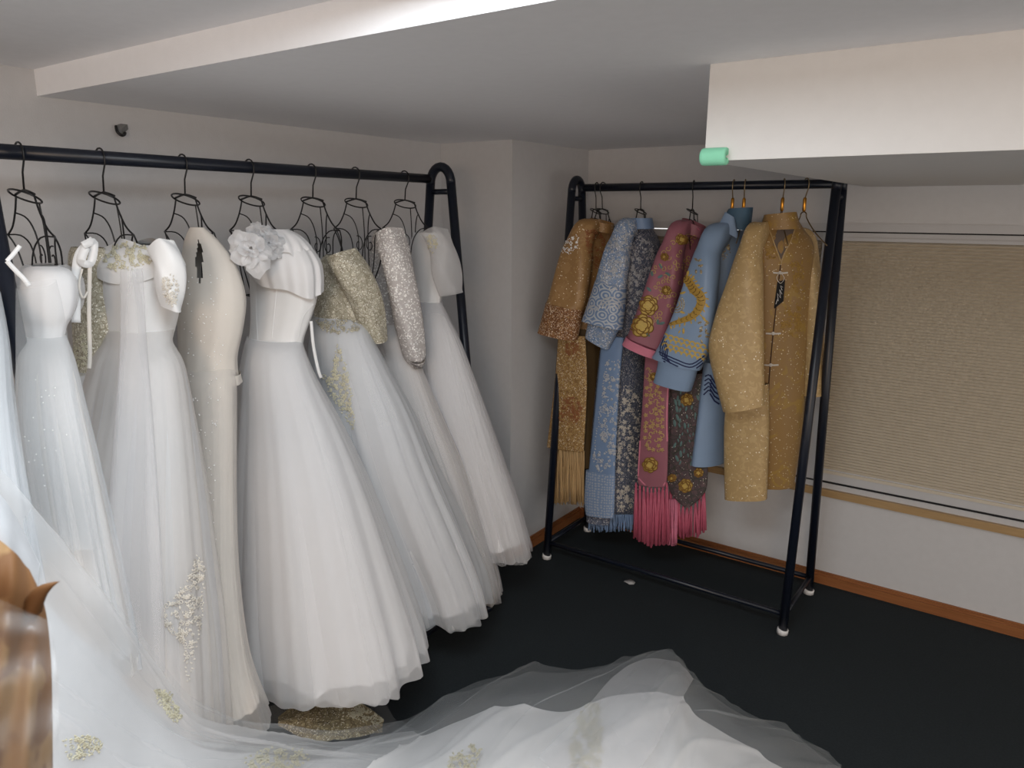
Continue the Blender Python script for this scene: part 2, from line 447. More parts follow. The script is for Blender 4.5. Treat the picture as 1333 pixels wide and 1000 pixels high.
# ------------------------------------------------------------------ the room
XL, YB = -2.13, 3.07
ZL, ZU = 1.78, 1.843
def struct(name, mb, mat, smooth=False):
    o = mb.build(name, mat, None, smooth); o['kind'] = 'structure'; return o
struct('floor', MB().box((XL - .1, -2.7, -.1), (2.3, YB + .1, 0)), m_carpet)
struct('wall_left', MB().box((XL - .1, -2.7, 0), (XL, YB + .1, 2.0)), m_wall)
struct('wall_pillar', MB().box((XL, 2.47, 0), (-1.762, YB, ZL)), m_wall)
wb = MB()
WX0, WX1, WZ0, WZ1 = -1.55, 1.5, .415, 1.462      # window opening
wb.box((-1.762, YB, 0), (WX0, YB + .1, ZL)); wb.box((WX1, YB, 0), (2.3, YB + .1, ZL))
wb.box((WX0, YB, 0), (WX1, YB + .1, WZ0)); wb.box((WX0, YB, WZ1), (WX1, YB + .1, ZL))
struct('wall_back', wb, m_wall)
struct('ceiling', MB().box((XL, -2.6, ZU), (2.2, .92, 2.0)), m_ceil)
struct('ceiling_lower', MB().box((XL, .92, ZL), (2.2, YB + .1, 2.0)), m_ceil)
struct('trim_soffit', MB().box((-.575, 1.458, 1.602), (2.2, YB, ZL)), plain('soffit_paint', (.70, .69, .68, 1), .9, namp=.03, bump=.08))
def prof_board(name, x0, x1, y, axis='x', h=.052, d=.016):
    mb = MB()
    if axis == 'x':
        mb.box((x0, y - d, 0), (x1, y, h * .72)); mb.box((x0, y - d * .65, h * .72), (x1, y, h * .9)); mb.box((x0, y - d * .4, h * .9), (x1, y, h))
    else:
        mb.box((y, x0, 0), (y + d, x1, h * .72)); mb.box((y, x0, h * .72), (y + d * .65, x1, h * .9)); mb.box((y, x0, h * .9), (y + d * .4, x1, h))
    return struct(name, mb, m_wood)
prof_board('baseboard_back', -1.746, 2.2, YB)
prof_board('baseboard_side', 2.47, 3.07, -1.762, 'y')
prof_board('baseboard_left', -2.6, 2.454, XL, 'y')
prof_board('baseboard_pillar', XL + .016, -1.746, 2.47)
# window: frame, mullion, panes
wf = MB(); wf.box((WX0, YB - .006, WZ0), (WX1, YB + .06, WZ0 + .022))
wf.box((WX0, YB - .006, WZ1 - .022), (WX1, YB + .06, WZ1))
wf.box((WX0, YB + .0, WZ0 + .022), (WX0 + .03, YB + .06, WZ1 - .022)); wf.box((WX1 - .03, YB, WZ0 + .022), (WX1, YB + .06, WZ1 - .022))
win = struct('window_1', wf, m_frame)
def wpart(name, a, b, mat):
    o = MB().box(a, b).build(name, mat); o.parent = win; return o
wpart('gasket', (WX0 + .03, YB - .002, WZ0 + .022), (WX1 - .03, YB + .02, WZ0 + .028), m_gap)
wpart('lower_rail', (WX0 + .03, YB + .004, WZ0 + .028), (WX1 - .03, YB + .04, WZ0 + .080), m_frame)
wpart('upper_gasket', (-.765, YB - .001, WZ1 - .027), (WX1 - .03, YB + .02, WZ1 - .022), m_gap)
wpart('upper_rail', (WX0 + .03, YB + .004, WZ1 - .052), (WX1 - .03, YB + .04, WZ1 - .027), m_frame)
wpart('mullion', (-.715, YB + .0, WZ0 + .028), (-.645, YB + .05, WZ1 - .027), m_frame)
m_glass, nt, b_ = newmat('window_glass'); b_.inputs['Transmission Weight'].default_value = 1; b_.inputs['Roughness'].default_value = .02; b_.inputs['Base Color'].default_value = (.9, .95, 1, 1)
wpart('pane', (WX0 + .03, YB + .065, WZ0 + .02), (-.70, YB + .069, WZ1 - .02), m_glass)
wpart('pane', (-.66, YB + .065, WZ0 + .02), (WX1 - .03, YB + .069, WZ1 - .02), m_glass)
struct('trim_sill', MB().box((WX0 - .02, YB - .022, WZ0 - .030), (2.2, YB + .02, WZ0)), m_sillw)
struct('trim_window_head', MB().box((-1.74, YB - .005, WZ1), (2.2, YB + .002, WZ1 + .008)), m_frame)
def blind(x0, x1, label):
    z0, z1 = WZ0 + .062, WZ1 - .045
    t = thing('pleated_blind', label, 'blind', ((x0 + x1) / 2, YB, z0), None)
    MB().box((x0, YB - .004, z1 - .012), (x1, YB + .02, z1)).build('head_rail', m_frame, t)
    n = int((z1 - z0 - .024) / .0117); V = []; Fc = []
    for i in range(2 * n + 1):
        z = z1 - .012 - (z1 - z0 - .024) * i / (2 * n); y = YB + (.0135 if i % 2 == 0 else .002)
        V += [(x0, y, z), (x1, y, z)]
    for i in range(2 * n): Fc.append((2 * i, 2 * i + 1, 2 * i + 3, 2 * i + 2))
    mesh('pleats', V, Fc, m_blind, t, False, kind='stuff')
    MB().box((x0, YB - .002, z0), (x1, YB + .018, z0 + .012)).build('bottom_rail', m_blind, t)
blind(-.645, WX1 - .03, 'wide beige pleated blind drawn down over the right window beside the rack')
blind(WX0 + .03, -.715, 'beige pleated blind mostly hidden behind the hanging robes')
# ceiling lamp fixture (just above the frame)
cl = thing('ceiling_light', 'flat square ceiling lamp before the ceiling step', 'lamp', (-.58, .53, ZU))
MB().box((-.90, .27, ZU - .012), (-.26, .79, ZU)).build('housing', m_frame, cl)

# ------------------------------------------------------------------ clothes racks
TR = .0165
def rack(name, label, p0, p1, dirc, ztop, spread, arch, bar_side, feet_wrap, archtop=.05, tr=TR):
    """p0,p1: bar ends on the plan; dirc: unit vector across the rack"""
    base = (Vector(p0) + Vector(p1)) / 2; base.z = 0
    t = thing(name, label, 'clothes rack', tuple(base))
    d = Vector(dirc); rails = {}
    for e in (Vector(p0), Vector(p1)):
        c = Vector((e.x, e.y, 0)) - d * arch * bar_side
        pts = []
        h = ztop + archtop
        for s in (-1, 1):
            foot = c + d * spread * s; top = c + d * arch * s; top.z = ztop - .02
            rails[(tuple(e), s)] = (foot, top)
        f0, t0 = rails[(tuple(e), -1)]; f1, t1 = rails[(tuple(e), 1)]
        for s, (f, tp) in ((-1, (f0, t0)), (1, (f1, t1))):
            MB().tube([f + Vector((0, 0, .012)), tp], tr, 12).build('leg', m_rack, t, True)
            w = MB().tube([f + Vector((0, 0, .001)), f + Vector((0, 0, .012)), f + Vector((.002, 0, .02))], tr * 1.25, 10)
            w.build('foot', feet_wrap, t, True)
        arc = [c + d * arch * math.cos(math.pi * k / 12) + Vector((0, 0, ztop - .02 + arch * 1.25 * math.sin(math.pi * k / 12))) for k in range(13)]
        MB().tube(arc, tr, 12).build('arch', m_rack, t, True)
        MB().tube([c - d * (arch + .002) + Vector((0, 0, ztop - .045)), c + d * (arch + .002) + Vector((0, 0, ztop - .045))], tr * .6, 8).build('brace', m_rack, t, True)
        q = .075; k = q / (ztop - .02)
        MB().tube([f0.lerp(t0, k), f1.lerp(t1, k)], tr * .62, 8).build('lower_rail', m_rack, t, True)
    a, b = Vector(p0), Vector(p1); e = (b - a).normalized()
    MB().tube([a + Vector((0, 0, ztop)), b + Vector((0, 0, ztop))], tr * .95, 12).build('hanging_bar', m_rack, t, True)
    for s in (-1, 1):
        f, tp = rails[(tuple(a), s)]; g, tq = rails[(tuple(b), s)]; k = .075 / (ztop - .02)
        MB().tube([f.lerp(tp, k), g.lerp(tq, k)], tr * .62, 8).build('lower_rail', m_rack, t, True)
    return t
BZ = 1.605; BZL = 1.617
rack('clothes_rack', 'long black tubular rack on the left holding the white wedding dresses', (-1.778, .615, 0), (-1.836, 2.07, 0), (1, 0, 0), BZL, .205, .048, -1, m_rack)
rack('clothes_rack', 'black tubular rack by the window holding the coloured embroidered robes', (-1.635, 2.80, 0), (-.605, 2.80, 0), (0, 1, 0), BZ, .183, .042, 1, m_plastic_white)
def barx(y): return -1.778 - .058 * (y - .615) / 1.455

# ------------------------------------------------------------------ hangers
def hook_pts(top, drop, side, r=.021):
    """hook over a bar: top = bar centre, side = unit vector across the bar"""
    P = []
    for k in range(9):
        a = math.radians(200 - k * 200 / 8 - 20)
        P.append(top + side * (r * math.cos(a)) + Vector((0, 0, r * math.sin(a))))
    P.append(top + side * (r * .95) + Vector((0, 0, -.012)))
    P.append(top + side * (.004) + Vector((0, 0, -.040)))
    P.append(top + Vector((0, 0, -drop)))
    return P
def bust_hanger(loc, wd, nd, label, group, drop=.075, sc=1.0, scroll=True, tilt=0):
    """black wire bust-form hanger: neck ring, shoulder outline, princess lines, spiral scrolls"""
    top = Vector(loc); wd = Vector(wd).normalized(); nd = Vector(nd).normalized()
    t = thing('bust_hanger', label, 'hanger', tuple(top), group)
    MB().tube(hook_pts(top, drop, wd), .0022, 6).build('hook', m_wire, t, True)
    O = top + Vector((0, 0, -drop))
    def L(w, h, n=0): return O + sc * (wd * w + nd * n) + Vector((0, 0, h * sc))
    ring = MB().tube([L(.044 * math.cos(a), -.014 - .014 * math.sin(a), .026 * math.sin(a)) for a in [k * 6.2832 / 24 for k in range(24)]], .0022, 6, True)
    ring.tube([L(-.046, -.010), L(-.02, -.004), L(.0, -.001), L(.02, -.004), L(.046, -.010)], .0026, 6)
    ring.build('neck_ring', m_wire, t, True)
    fr = MB()
    for s in (-1, 1):
        fr.tube(smooth_path([L(s * .044, -.014), L(s * .058, -.045), L(s * .082, -.078), L(s * .112, -.096)], 12), .0022, 6)
        fr.tube(smooth_path([L(s * .112, -.096), L(s * .104, -.13, .012), L(s * .082, -.20, .016), L(s * .05, -.27, .012)], 14), .0020, 6)
        fr.tube(smooth_path([L(s * .060, -.048), L(s * .040, -.060, .014), L(s * .026, -.095, .022), L(s * .022, -.15, .024), L(s * .030, -.27, .018)], 16), .0018, 6)
        fr.tube(smooth_path([L(s * .112, -.096), L(s * .080, -.098, .014), L(s * .056, -.122, .022), L(s * .048, -.18, .024), L(s * .04, -.27, .016)], 14), .0018, 6)
        fr.tube(smooth_path([L(s * .112, -.096), L(s * .080, -.10, -.016), L(s * .05, -.15, -.024), L(s * .03, -.27, -.02)], 14), .0018, 6)
    fr.tube(smooth_path([L(0, -.028, .026), L(0, -.10, .030), L(0, -.20, .028), L(0, -.28, .018)], 14), .0018, 6)
    fr.tube([L(.05 * math.cos(a), -.275, .02 * math.sin(a)) for a in [k * 6.2832 / 18 for k in range(18)]], .002, 6, True)
    fr.build('wire_frame', m_wire, t, True)
    if scroll:
        for s in (-1, 1):
            m = MB()
            P = []
            for k in range(30):
                a = k / 29 * 4.6 * math.pi / 2 + 1.2; r = .021 * (1 - .8 * k / 29)
                P.append(L(s * (.026 + r * math.cos(a)), -.145 + r * 1.35 * math.sin(a), .028))
            m.tube(P, .0016, 5); m.build('scroll', m_wire, t, True)
    return t
gH = None
LH = [(.72, 'black wire bust hanger at the left picture edge above the strapless dress'),
      (.889, 'black wire bust hanger above the dress with the lace off-shoulder collar'),
      (1.095, 'black wire bust hanger above the ivory dress with sparkling droplets'),
      (1.295, 'black wire bust hanger above the satin dress with the ruffled top'),
      (1.516, 'black wire bust hanger showing its scrolls right of the ruffled top'),
      (1.696, 'black wire bust hanger above the champagne lace bodice'),
      (1.930, 'black wire bust hanger nearest the far end of the dress rack')]
for y, lb in LH:
    bust_hanger((barx(y), y, BZL), (1, 0, 0), (0, 1, 0), lb, 'bust hangers on the dress rack')
RH = [(-1.565, 'front one of two black wire hangers over the bronze jacket', 8), (-1.535, 'rear one of two black wire hangers over the bronze jacket', -10),
      (-1.36, 'black wire hanger over the blue silver-embroidered jacket', 5), (-1.141, 'black wire hanger over the pink flowered jacket', 12)]
for x, lb, yaw in RH:
    a = math.radians(yaw); bust_hanger((x, 2.80, BZ), (math.sin(a), -math.cos(a), 0), (math.cos(a), math.sin(a), 0), lb, 'wire hangers on the robe rack', drop=.085, sc=.8, scroll=False)
def gold_hanger(x, yaw, label):
    a = math.radians(yaw); wd = Vector((math.sin(a), -math.cos(a), 0)); top = Vector((x, 2.80, BZ))
    t = thing('gold_hook_hanger', label, 'hanger', tuple(top), 'gold hook hangers on the robe rack')
    MB().tube(hook_pts(top, .05, wd), .0022, 6).build('hook', m_steel, t, True)
    MB().tube([top + Vector((0, 0, -.045)), top + Vector((0, 0, -.05)), top + Vector((0, 0, -.088)), top + Vector((0, 0, -.094))], .0062, 10, taper=lambda q: 1 if .2 < q < .8 else .6).build('sleeve', m_gold, t, True, label='gold metal sleeve')
    O = top + Vector((0, 0, -.094))
    m = MB()
    for s in (-1, 1):
        m.tube(smooth_path([O, O + wd * s * .02 + Vector((0, 0, -.006)), O + wd * s * .03 + Vector((0, 0, -.025)), O + wd * s * .10 + Vector((0, 0, -.07)), O + wd * s * .19 + Vector((0, 0, -.11))], 18), .0022, 6)
    m.build('shoulder_wire', m_steel, t, True)
gold_hanger(-.985, 8, 'left gold-necked wire hanger in the light blue robe')
gold_hanger(-.942, 14, 'right gold-necked wire hanger in the light blue robe')
gold_hanger(-.802, 25, 'gold-necked wire hanger in the collar of the gold robe')
gold_hanger(-.725, 40, 'bare gold-necked wire hanger next to the end of the robe rack')

# ------------------------------------------------------------------ wedding dresses
def hemw(seed, a=.02):
    f = ripple_fn(seed, (5, 9, 14, 23), 1); return lambda th: a * f(th, 0)
def gown(label, rows_b, rows_s, mb, ml, tlay, plane=-1.75, seed=1, amp=.05, top=None, hole=None, lin=.88, key=None, nfreq=(6, 9, 14, 21, 30), hemcut=.985, bp=0, fwd=.14):
    cy = on((rows_s[-1][1] + rows_s[-1][2]) / 2, rows_s[-1][0], 0, plane)
    t = thing('wedding_dress', label, 'dress', (cy.x, cy.y, max(cy.z, .02)), 'wedding dresses on the long rack')
    K = key
    if rows_b:
        ring_loft('bodice', rows_b, mb, t, 0, plane + bp, 0, 30, 96, ripple_fn(seed + 5, (3, 5, 8, 13), .022), .5, top=top, hole=hole, key=K + '_bodice')
    rs = [tuple(r) + (fwd * (i / (len(rows_s) - 1)) ** .8,) for i, r in enumerate(rows_s)]
    # lining ends a little higher than the net
    rl = [tuple(r) for r in rs[:-1]] + [(rs[-2][0] + (rs[-1][0] - rs[-2][0]) * .72, rs[-2][1] + (rs[-1][1] - rs[-2][1]) * .72, rs[-2][2] + (rs[-1][2] - rs[-2][2]) * .72) + tuple(rs[-1][3:])]
    ring_loft('skirt_lining', rl, ml, t, 0, plane, 0, 48, 140, ripple_fn(seed + 1, nfreq, amp * .9), 1.1, grow=lin, hem=hemw(seed, .006), key=K + '_lining')
    for i, tm in enumerate(tlay):
        ring_loft('tulle_layer', rs, tm, t, 0, plane, 0, 56, 180, ripple_fn(seed + 11 * (i + 2), nfreq, amp * (1 + .25 * i)), 1.1, grow=1.0 + .03 * i, hem=hemw(seed + i + 3, .007), key=K + '_tulle%d' % i)
    return t

D = {}
# far-left dress, cut by the frame
D[0] = gown('grey sheer dress cut off by the left picture edge beside the rack leg',
     None, [(380, -70, 0, .6), (440, -90, 10, .6), (520, -110, 18, .7), (600, -125, 30, .75), (680, -140, 45, .8), (760, -150, 60, .8)],
     m_white, m_lining, [t_grey, t_grey], plane=-1.66, seed=3, key='D0', fwd=.36)
# strapless dress at left edge
D[1] = gown('strapless white dress with puffed bust and net overskirt, leftmost full one',
     [(346, 40, 76, .6), (352, 28, 92, .62), (366, 20, 101, .64), (388, 19, 102, .64), (408, 22, 97, .62), (424, 28, 88, .6), (445, 31, 83, .6)],
     [(436, 29, 85, .6), (470, 23, 98, .62), (530, 20, 112, .62), (600, 26, 128, .65), (700, 40, 150, .7), (800, 50, 170, .7), (860, 50, 180, .7)],
     m_lining, m_lining, [t_ivory, t_grey], plane=-1.66, seed=9, amp=.06, key='D1', fwd=.30)
ring_loft('bust_puff', [(344, 38, 82, .62), (356, 22, 99, .66), (376, 16, 104, .66), (398, 18, 101, .66), (416, 26, 90, .64)], t_soft, D[1], 0, -1.72, 0, 26, 160, ripple_fn(191, (5, 9, 14, 23), .10), .2, off=.006, key='D1_puff')
strip_loft('net_drape', [((24, 372), (70, 368), -1.50), ((22, 430), (84, 425), -1.47), ((20, 520), (98, 515), -1.40), ((20, 600), (112, 592), -1.36), ((26, 720), (128, 715), -1.32)], t_veil, D[1], 0, b=.03, ripple=ripple_fn(84, (3, 5, 7), .2), key='D1_drape')
# beige laced bodice behind
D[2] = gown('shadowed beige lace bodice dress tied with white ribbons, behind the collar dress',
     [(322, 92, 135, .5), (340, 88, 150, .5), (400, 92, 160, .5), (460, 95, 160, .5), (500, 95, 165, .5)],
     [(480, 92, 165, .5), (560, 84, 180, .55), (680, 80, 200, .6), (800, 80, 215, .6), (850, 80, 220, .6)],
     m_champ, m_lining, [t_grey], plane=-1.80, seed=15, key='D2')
# off-shoulder lace collar dress
neck3 = lambda th: -.010 * math.cos(2 * th)
D[3] = gown('wide-skirted white net dress with a lace-trimmed off-shoulder collar',
     [(316, 150, 206, .5), (326, 136, 224, .55), (345, 124, 236, .6), (375, 122, 237, .6), (410, 128, 231, .6), (440, 133, 223, .6)],
     [(425, 132, 226, .6), (445, 132, 224, .6), (475, 118, 238, .62), (540, 102, 250, .65), (620, 84, 262, .7), (720, 67, 274, .72), (820, 58, 284, .72), (960, 50, 292, .72)],
     m_white, m_lining, [t_soft, t_ivory], plane=-1.72, seed=22, key='D3', top=neck3)
# ivory droplets dress
slit = [(258, 312), (263, 322), (264, 350), (261, 374), (257, 362), (254, 340)]
D[4] = gown('slim ivory dress strewn with sparkling droplets, halter neck with a slit',
     [(296, 247, 266, .5), (312, 240, 284, .5), (335, 236, 302, .5), (362, 232, 315, .52), (392, 230, 321, .55), (430, 231, 316, .55), (465, 232, 309, .6), (496, 233, 312, .62)],
     [(470, 236, 306, .6), (500, 238, 308, .6), (560, 242, 308, .6), (650, 244, 308, .6), (750, 238, 312, .6), (850, 228, 326, .62), (925, 216, 352, .62)],
     m_beige, m_beige, [t_ivory], plane=-1.72, seed=31, amp=.03, key='D4', hole=lambda x, y, th: math.sin(th) < .2 and inside(slit, x, y))
# satin dress with ruffles
D[5] = gown('white satin bodice dress with ruffled flower top and widest net skirt',
     [(338, 322, 398, .5), (360, 324, 414, .5), (385, 325, 413, .52), (410, 326, 406, .55), (435, 325, 397, .58), (452, 322, 394, .6)],
     [(440, 322, 392, .6), (455, 318, 396, .62), (490, 312, 410, .64), (550, 308, 442, .68), (620, 303, 474, .72), (700, 300, 504, .76), (770, 298, 528, .78), (815, 298, 541, .78), (845, 300, 546, .78)],
     m_white, m_lining, [t_soft, t_soft], plane=-1.72, seed=42, amp=.05, key='D5')
# champagne lace bodice
D[6] = gown('white net dress with champagne lace bodice and gold lace spray on the skirt',
     [(332, 424, 466, .5), (345, 414, 480, .5), (370, 409, 486, .55), (395, 408, 482, .55), (428, 410, 474, .58)],
     [(412, 408, 474, .58), (432, 404, 480, .6), (470, 402, 500, .62), (530, 402, 532, .65), (600, 415, 562, .7), (680, 440, 598, .72), (740, 465, 622, .74), (782, 480, 632, .74)],
     m_champ, m_lining, [t_soft, t_grey], plane=-1.72, seed=53, amp=.055, key='D6')
# sparkly sleeve dress
D[7] = gown('glittering silver-sleeved dress squeezed between champagne lace and plain net dresses',
     [(300, 488, 522, .5), (320, 482, 530, .5), (360, 480, 534, .52), (400, 482, 530, .55), (432, 486, 526, .58)],
     [(420, 484, 528, .58), (450, 482, 538, .6), (520, 486, 566, .65), (600, 500, 600, .7), (680, 530, 626, .72), (740, 560, 645, .72), (772, 585, 652, .72)],
     m_silverlace, m_lining, [t_ivory, t_thin], plane=-1.75, seed=64, amp=.05, key='D7')
# last dress
D[8] = gown('plain white net dress with short sheer sleeve, last on the rack',
     [(303, 538, 576, .5), (320, 534, 582, .5), (350, 535, 580, .52), (380, 538, 575, .55), (402, 540, 573, .58)],
     [(392, 540, 574, .58), (412, 536, 584, .6), (450, 530, 602, .62), (520, 530, 628, .66), (600, 545, 656, .7), (660, 562, 676, .72), (712, 578, 690, .74)],
     m_white, m_lining, [t_soft, t_thin], plane=-1.75, seed=75, amp=.055, key='D8')

# sleeves
strip_loft('sleeve', [((428, 334), (458, 326), -1.64), ((440, 360), (480, 352), -1.62), ((462, 400), (493, 392), -1.61), ((478, 448), (500, 440), -1.61)], m_champ, D[6], 0, b=.035, ripple=ripple_fn(6, (3, 5), .08), key='D6_sleeve')
strip_loft('sleeve', [((494, 300), (520, 302), -1.66), ((500, 340), (532, 335), -1.63), ((514, 400), (542, 392), -1.61), ((530, 462), (548, 456), -1.60), ((534, 472), (547, 462), -1.60)], m_silverlace, D[7], 0, b=.035, ripple=ripple_fn(7, (3, 5), .08), key='D7_sleeve')
strip_loft('sleeve', [((553, 300), (578, 304), -1.66), ((563, 325), (590, 330), -1.63), ((568, 355), (596, 358), -1.61), ((576, 386), (598, 380), -1.60)], t_soft, D[8], 0, b=.035, ripple=ripple_fn(8, (3, 5), .1), key='D8_sleeve')
# collar of dress 3: two folded white bands with lace
ring_loft('collar', [(318, 148, 208, .52), (326, 133, 228, .58), (342, 121, 240, .62), (354, 120, 241, .63)], m_white, D[3], 0, -1.72, 0, 14, 96, ripple_fn(80, (4, 7), .02), .6, off=.004, key='D3_collar', hem=lambda th: .02 * math.sin(2 * th + .6))
strip_loft('cap_sleeve', [((196, 318), (222, 322), -1.56), ((202, 340), (238, 345), -1.54), ((206, 370), (237, 372), -1.54), ((212, 400), (232, 402), -1.55)], m_white, D[3], 0, b=.03, ripple=ripple_fn(81, (3, 5), .1), key='D3_cap')
lace('lace_applique', ['D3_collar', 'D3_bodice'], [(150, 322), (168, 316), (192, 322), (196, 342), (170, 350), (142, 350), (134, 338)], 60, m_lacegold, D[3], 4, 3.6)
lace('lace_applique', ['D3_cap', 'D3_bodice'], [(212, 362), (224, 358), (232, 372), (228, 396), (220, 398), (214, 380)], 34, m_lacesilver, D[3], 5, 3.0)
# net drapes from bodice of dress 3
for sec, k in (([((160, 350), (182, 350), -1.58), ((158, 420), (188, 418), -1.56), ((152, 520), (196, 515), -1.48), ((142, 700), (206, 695), -1.38), ((136, 880), (214, 875), -1.32)], 'a'),):
    strip_loft('net_drape', sec, t_thin, D[3], 0, b=.02, ripple=ripple_fn(85, (3, 6, 9), .2), key='D3_drape' + k)
# ribbons of dress 2
def ribbon(path, w, mat, parent, ax=0, plane=-1.6, name='ribbon'):
    P = smooth_path([on(x, y, ax, plane + (q[0] if q else 0)) for x, y, *q in path], 24)
    m = MB(); n = len(P); V = []
    for i, p in enumerate(P):
        tdir = (P[min(i + 1, n - 1)] - P[max(i - 1, 0)]).normalized()
        s = tdir.cross((CAM - p).normalized()).normalized() * w
        V += [p - s, p + s]
    m.add(V, [(2 * i, 2 * i + 1, 2 * i + 3, 2 * i + 2) for i in range(n - 1)])
    return mesh(name, m.v, m.f, mat, parent, True, thick=.0015)
ribbon([(122, 312), (104, 330), (99, 360), (99, 420)], .0085, m_white, D[2], 0, -1.64)
ribbon([(108, 320), (122, 316), (118, 342), (106, 340), (112, 322)], .008, m_white, D[2], 0, -1.63)
ribbon([(117, 345), (116, 400), (117, 460), (116, 480)], .004, m_beige, D[2], 0, -1.63)
ribbon([(107, 350), (103, 372), (108, 388), (114, 380)], .002, m_beige, D[2], 0, -1.63)
ribbon([(9, 340), (18, 330), (26, 320)], .0035, m_white, D[1], 0, -1.5)
ribbon([(9, 340), (20, 352), (30, 362), (38, 372)], .004, m_white, D[1], 0, -1.5)
lace('lace_applique', ['D2_bodice'], [(100, 440), (112, 436), (114, 470), (104, 480), (98, 462)], 26, m_lacegold, D[2], 6, 2.6)
ribbon([(405, 418), (408, 450), (414, 480), (418, 492)], .004, m_white, D[5], 0, -1.56)
# dress 4 details
a_ = sequins(['D4_bodice', 'D4_lining', 'D4_tulle0'], [(246, 345), (290, 350), (296, 420), (280, 600), (282, 940), (258, 940), (258, 600), (240, 420)], 170, m_spark, D[4], 8, .95)
ring_loft('peplum_hem', [(484, 232, 311, .62), (496, 232, 313, .62)], m_beige, D[4], 0, -1.72, 0, 4, 96, ripple_fn(31 + 5, (3, 5, 8, 13), .022), .2, off=.005, key='D4_pep')
lace('lace_applique', ['D3_tulle1', 'D4_tulle0', 'D3_tulle0'], [(258, 722), (264, 740), (264, 800), (254, 840), (246, 888), (240, 840), (214, 812), (212, 795), (230, 772), (244, 760), (250, 738)], 120, m_lacesilver, D[4], 9, 3.6)
# dress 5 ruffles
def ruffle(rows, seed, amp, mat, parent, plane, key, freqs=(5, 8, 13)):
    return ring_loft('ruffle', rows, mat, parent, 0, plane, 0, 16, 160, ripple_fn(seed, freqs, amp), .8, key=key, hem=hemw(seed, .012))
ring_loft('bertha_collar', [(312, 338, 384, .6), (320, 327, 402, .64), (338, 320, 416, .64), (356, 322, 420, .62), (368, 328, 419, .6)], m_lining, D[5], 0, -1.70, 0, 22, 160, ripple_fn(92, (4, 9, 14, 22), .045), .6, off=.004, key='D5_r2', hem=lambda th: -.030 * math.cos(th) + .006 * math.sin(5 * th))
ring_loft('ruffle', [(298, 336, 372, .6), (306, 328, 388, .65), (318, 322, 400, .65), (328, 322, 404, .62)], m_lining, D[5], 0, -1.70, 0, 16, 160, ripple_fn(91, (7, 11, 17), .05), .8, off=.006, key='D5_r1', hem=hemw(91, .006))
def rose(cx, cy, plane, R0, parent, mat, seed):
    rr = random.Random(seed); c = on(cx, cy, 0, plane); n = (CAM - c).normalized(); n = (n + Vector((0, 0, .15))).normalized()
    a = n.cross(Vector((0, 0, 1))).normalized(); b = a.cross(n)
    for ring, (r0, cnt, lift) in enumerate(((1, 6, 0), (.8, 5, .010), (.5, 4, .020), (.26, 3, .026))):
        for k in range(cnt):
            rf = rr.uniform(.7, 1.2); ph = rr.uniform(0, 6); th0 = k * 6.2832 / cnt + ring * .7 + rr.uniform(-.5, .5); V = []; Fc = []
            nu, nv = 9, 6; span = 6.2832 / cnt * 1.35
            for i in range(nv):
                v = i / (nv - 1)
                for j in range(nu):
                    u = j / (nu - 1) - .5; th = th0 + u * span
                    rad = R0 * r0 * rf * (.25 + .75 * v) * (1 - .25 * (2 * u) ** 2 * v) * (1 + .07 * math.sin(7 * u + ring) + .05 * math.sin(16 * u + 3 * k))
                    hgt = lift + .016 * v ** 2 * (1 if ring else .2) - (.018 * v ** 4 if ring < 2 else 0) + (.004 + .007 * v) * math.sin(11 * u + ph)
                    V.append(c + rad * (math.cos(th) * a + math.sin(th) * b) + n * hgt)
            for i in range(nv - 1):
                for j in range(nu - 1): Fc.append((i * nu + j, i * nu + j + 1, (i + 1) * nu + j + 1, (i + 1) * nu + j))
            mesh('petal', V, Fc, mat, parent, True)
t_organza = tulle('white_organza', (.90, .90, .91, 1), .82)
rose(327, 325, -1.60, .060, D[5], t_organza, 3)
rose(350, 318, -1.63, .046, D[5], t_organza, 7)
rose(338, 306, -1.66, .040, D[5], t_organza, 11)
for pth in ([(362, 362), (358, 400), (354, 440)], [(408, 396), (395, 412), (388, 440)], [(335, 352), (334, 400), (336, 445)]):
    a = Applique(['D5_bodice']); q = catmull(pth, 16); a.strip([tuple(p) for p in q], .8, .003); a.build('seam_piping', m_white, D[5])
# dress 6 lace
lace('lace_applique', ['D6_tulle1', 'D6_tulle0', 'D6_lining'], [(440, 448), (450, 478), (456, 515), (462, 560), (448, 540), (430, 512), (422, 490), (434, 484)], 90, m_lacegold, D[6], 12, 3.2)
lace('lace_edge', ['D6_bodice', 'D6_tulle1'], [(412, 418), (432, 420), (452, 412), (470, 420), (466, 430), (440, 434), (420, 430)], 40, m_champ, D[6], 13, 3.2)
sequins(['D7_sleeve', 'D7_bodice'], [(492, 300), (520, 300), (545, 440), (546, 468), (534, 460), (515, 400), (490, 350)], 240, m_spark, D[7], 14, .8)
sequins(['D6_sleeve', 'D6_bodice'], [(420, 340), (456, 328), (490, 400), (498, 440), (440, 420), (412, 400)], 130, m_lacesilver, D[6], 15, .8)
lace('lace_applique', ['D8_sleeve', 'D8_bodice'], [(556, 306), (566, 306), (570, 318), (564, 330), (557, 322)], 16, m_lacegold, D[8], 16, 2.4)
sequins(['D1_bodice', 'D1_tulle1', 'D1_tulle0'], [(20, 480), (60, 460), (90, 560), (60, 640), (22, 600)], 26, m_spark, D[1], 17, 1.0)

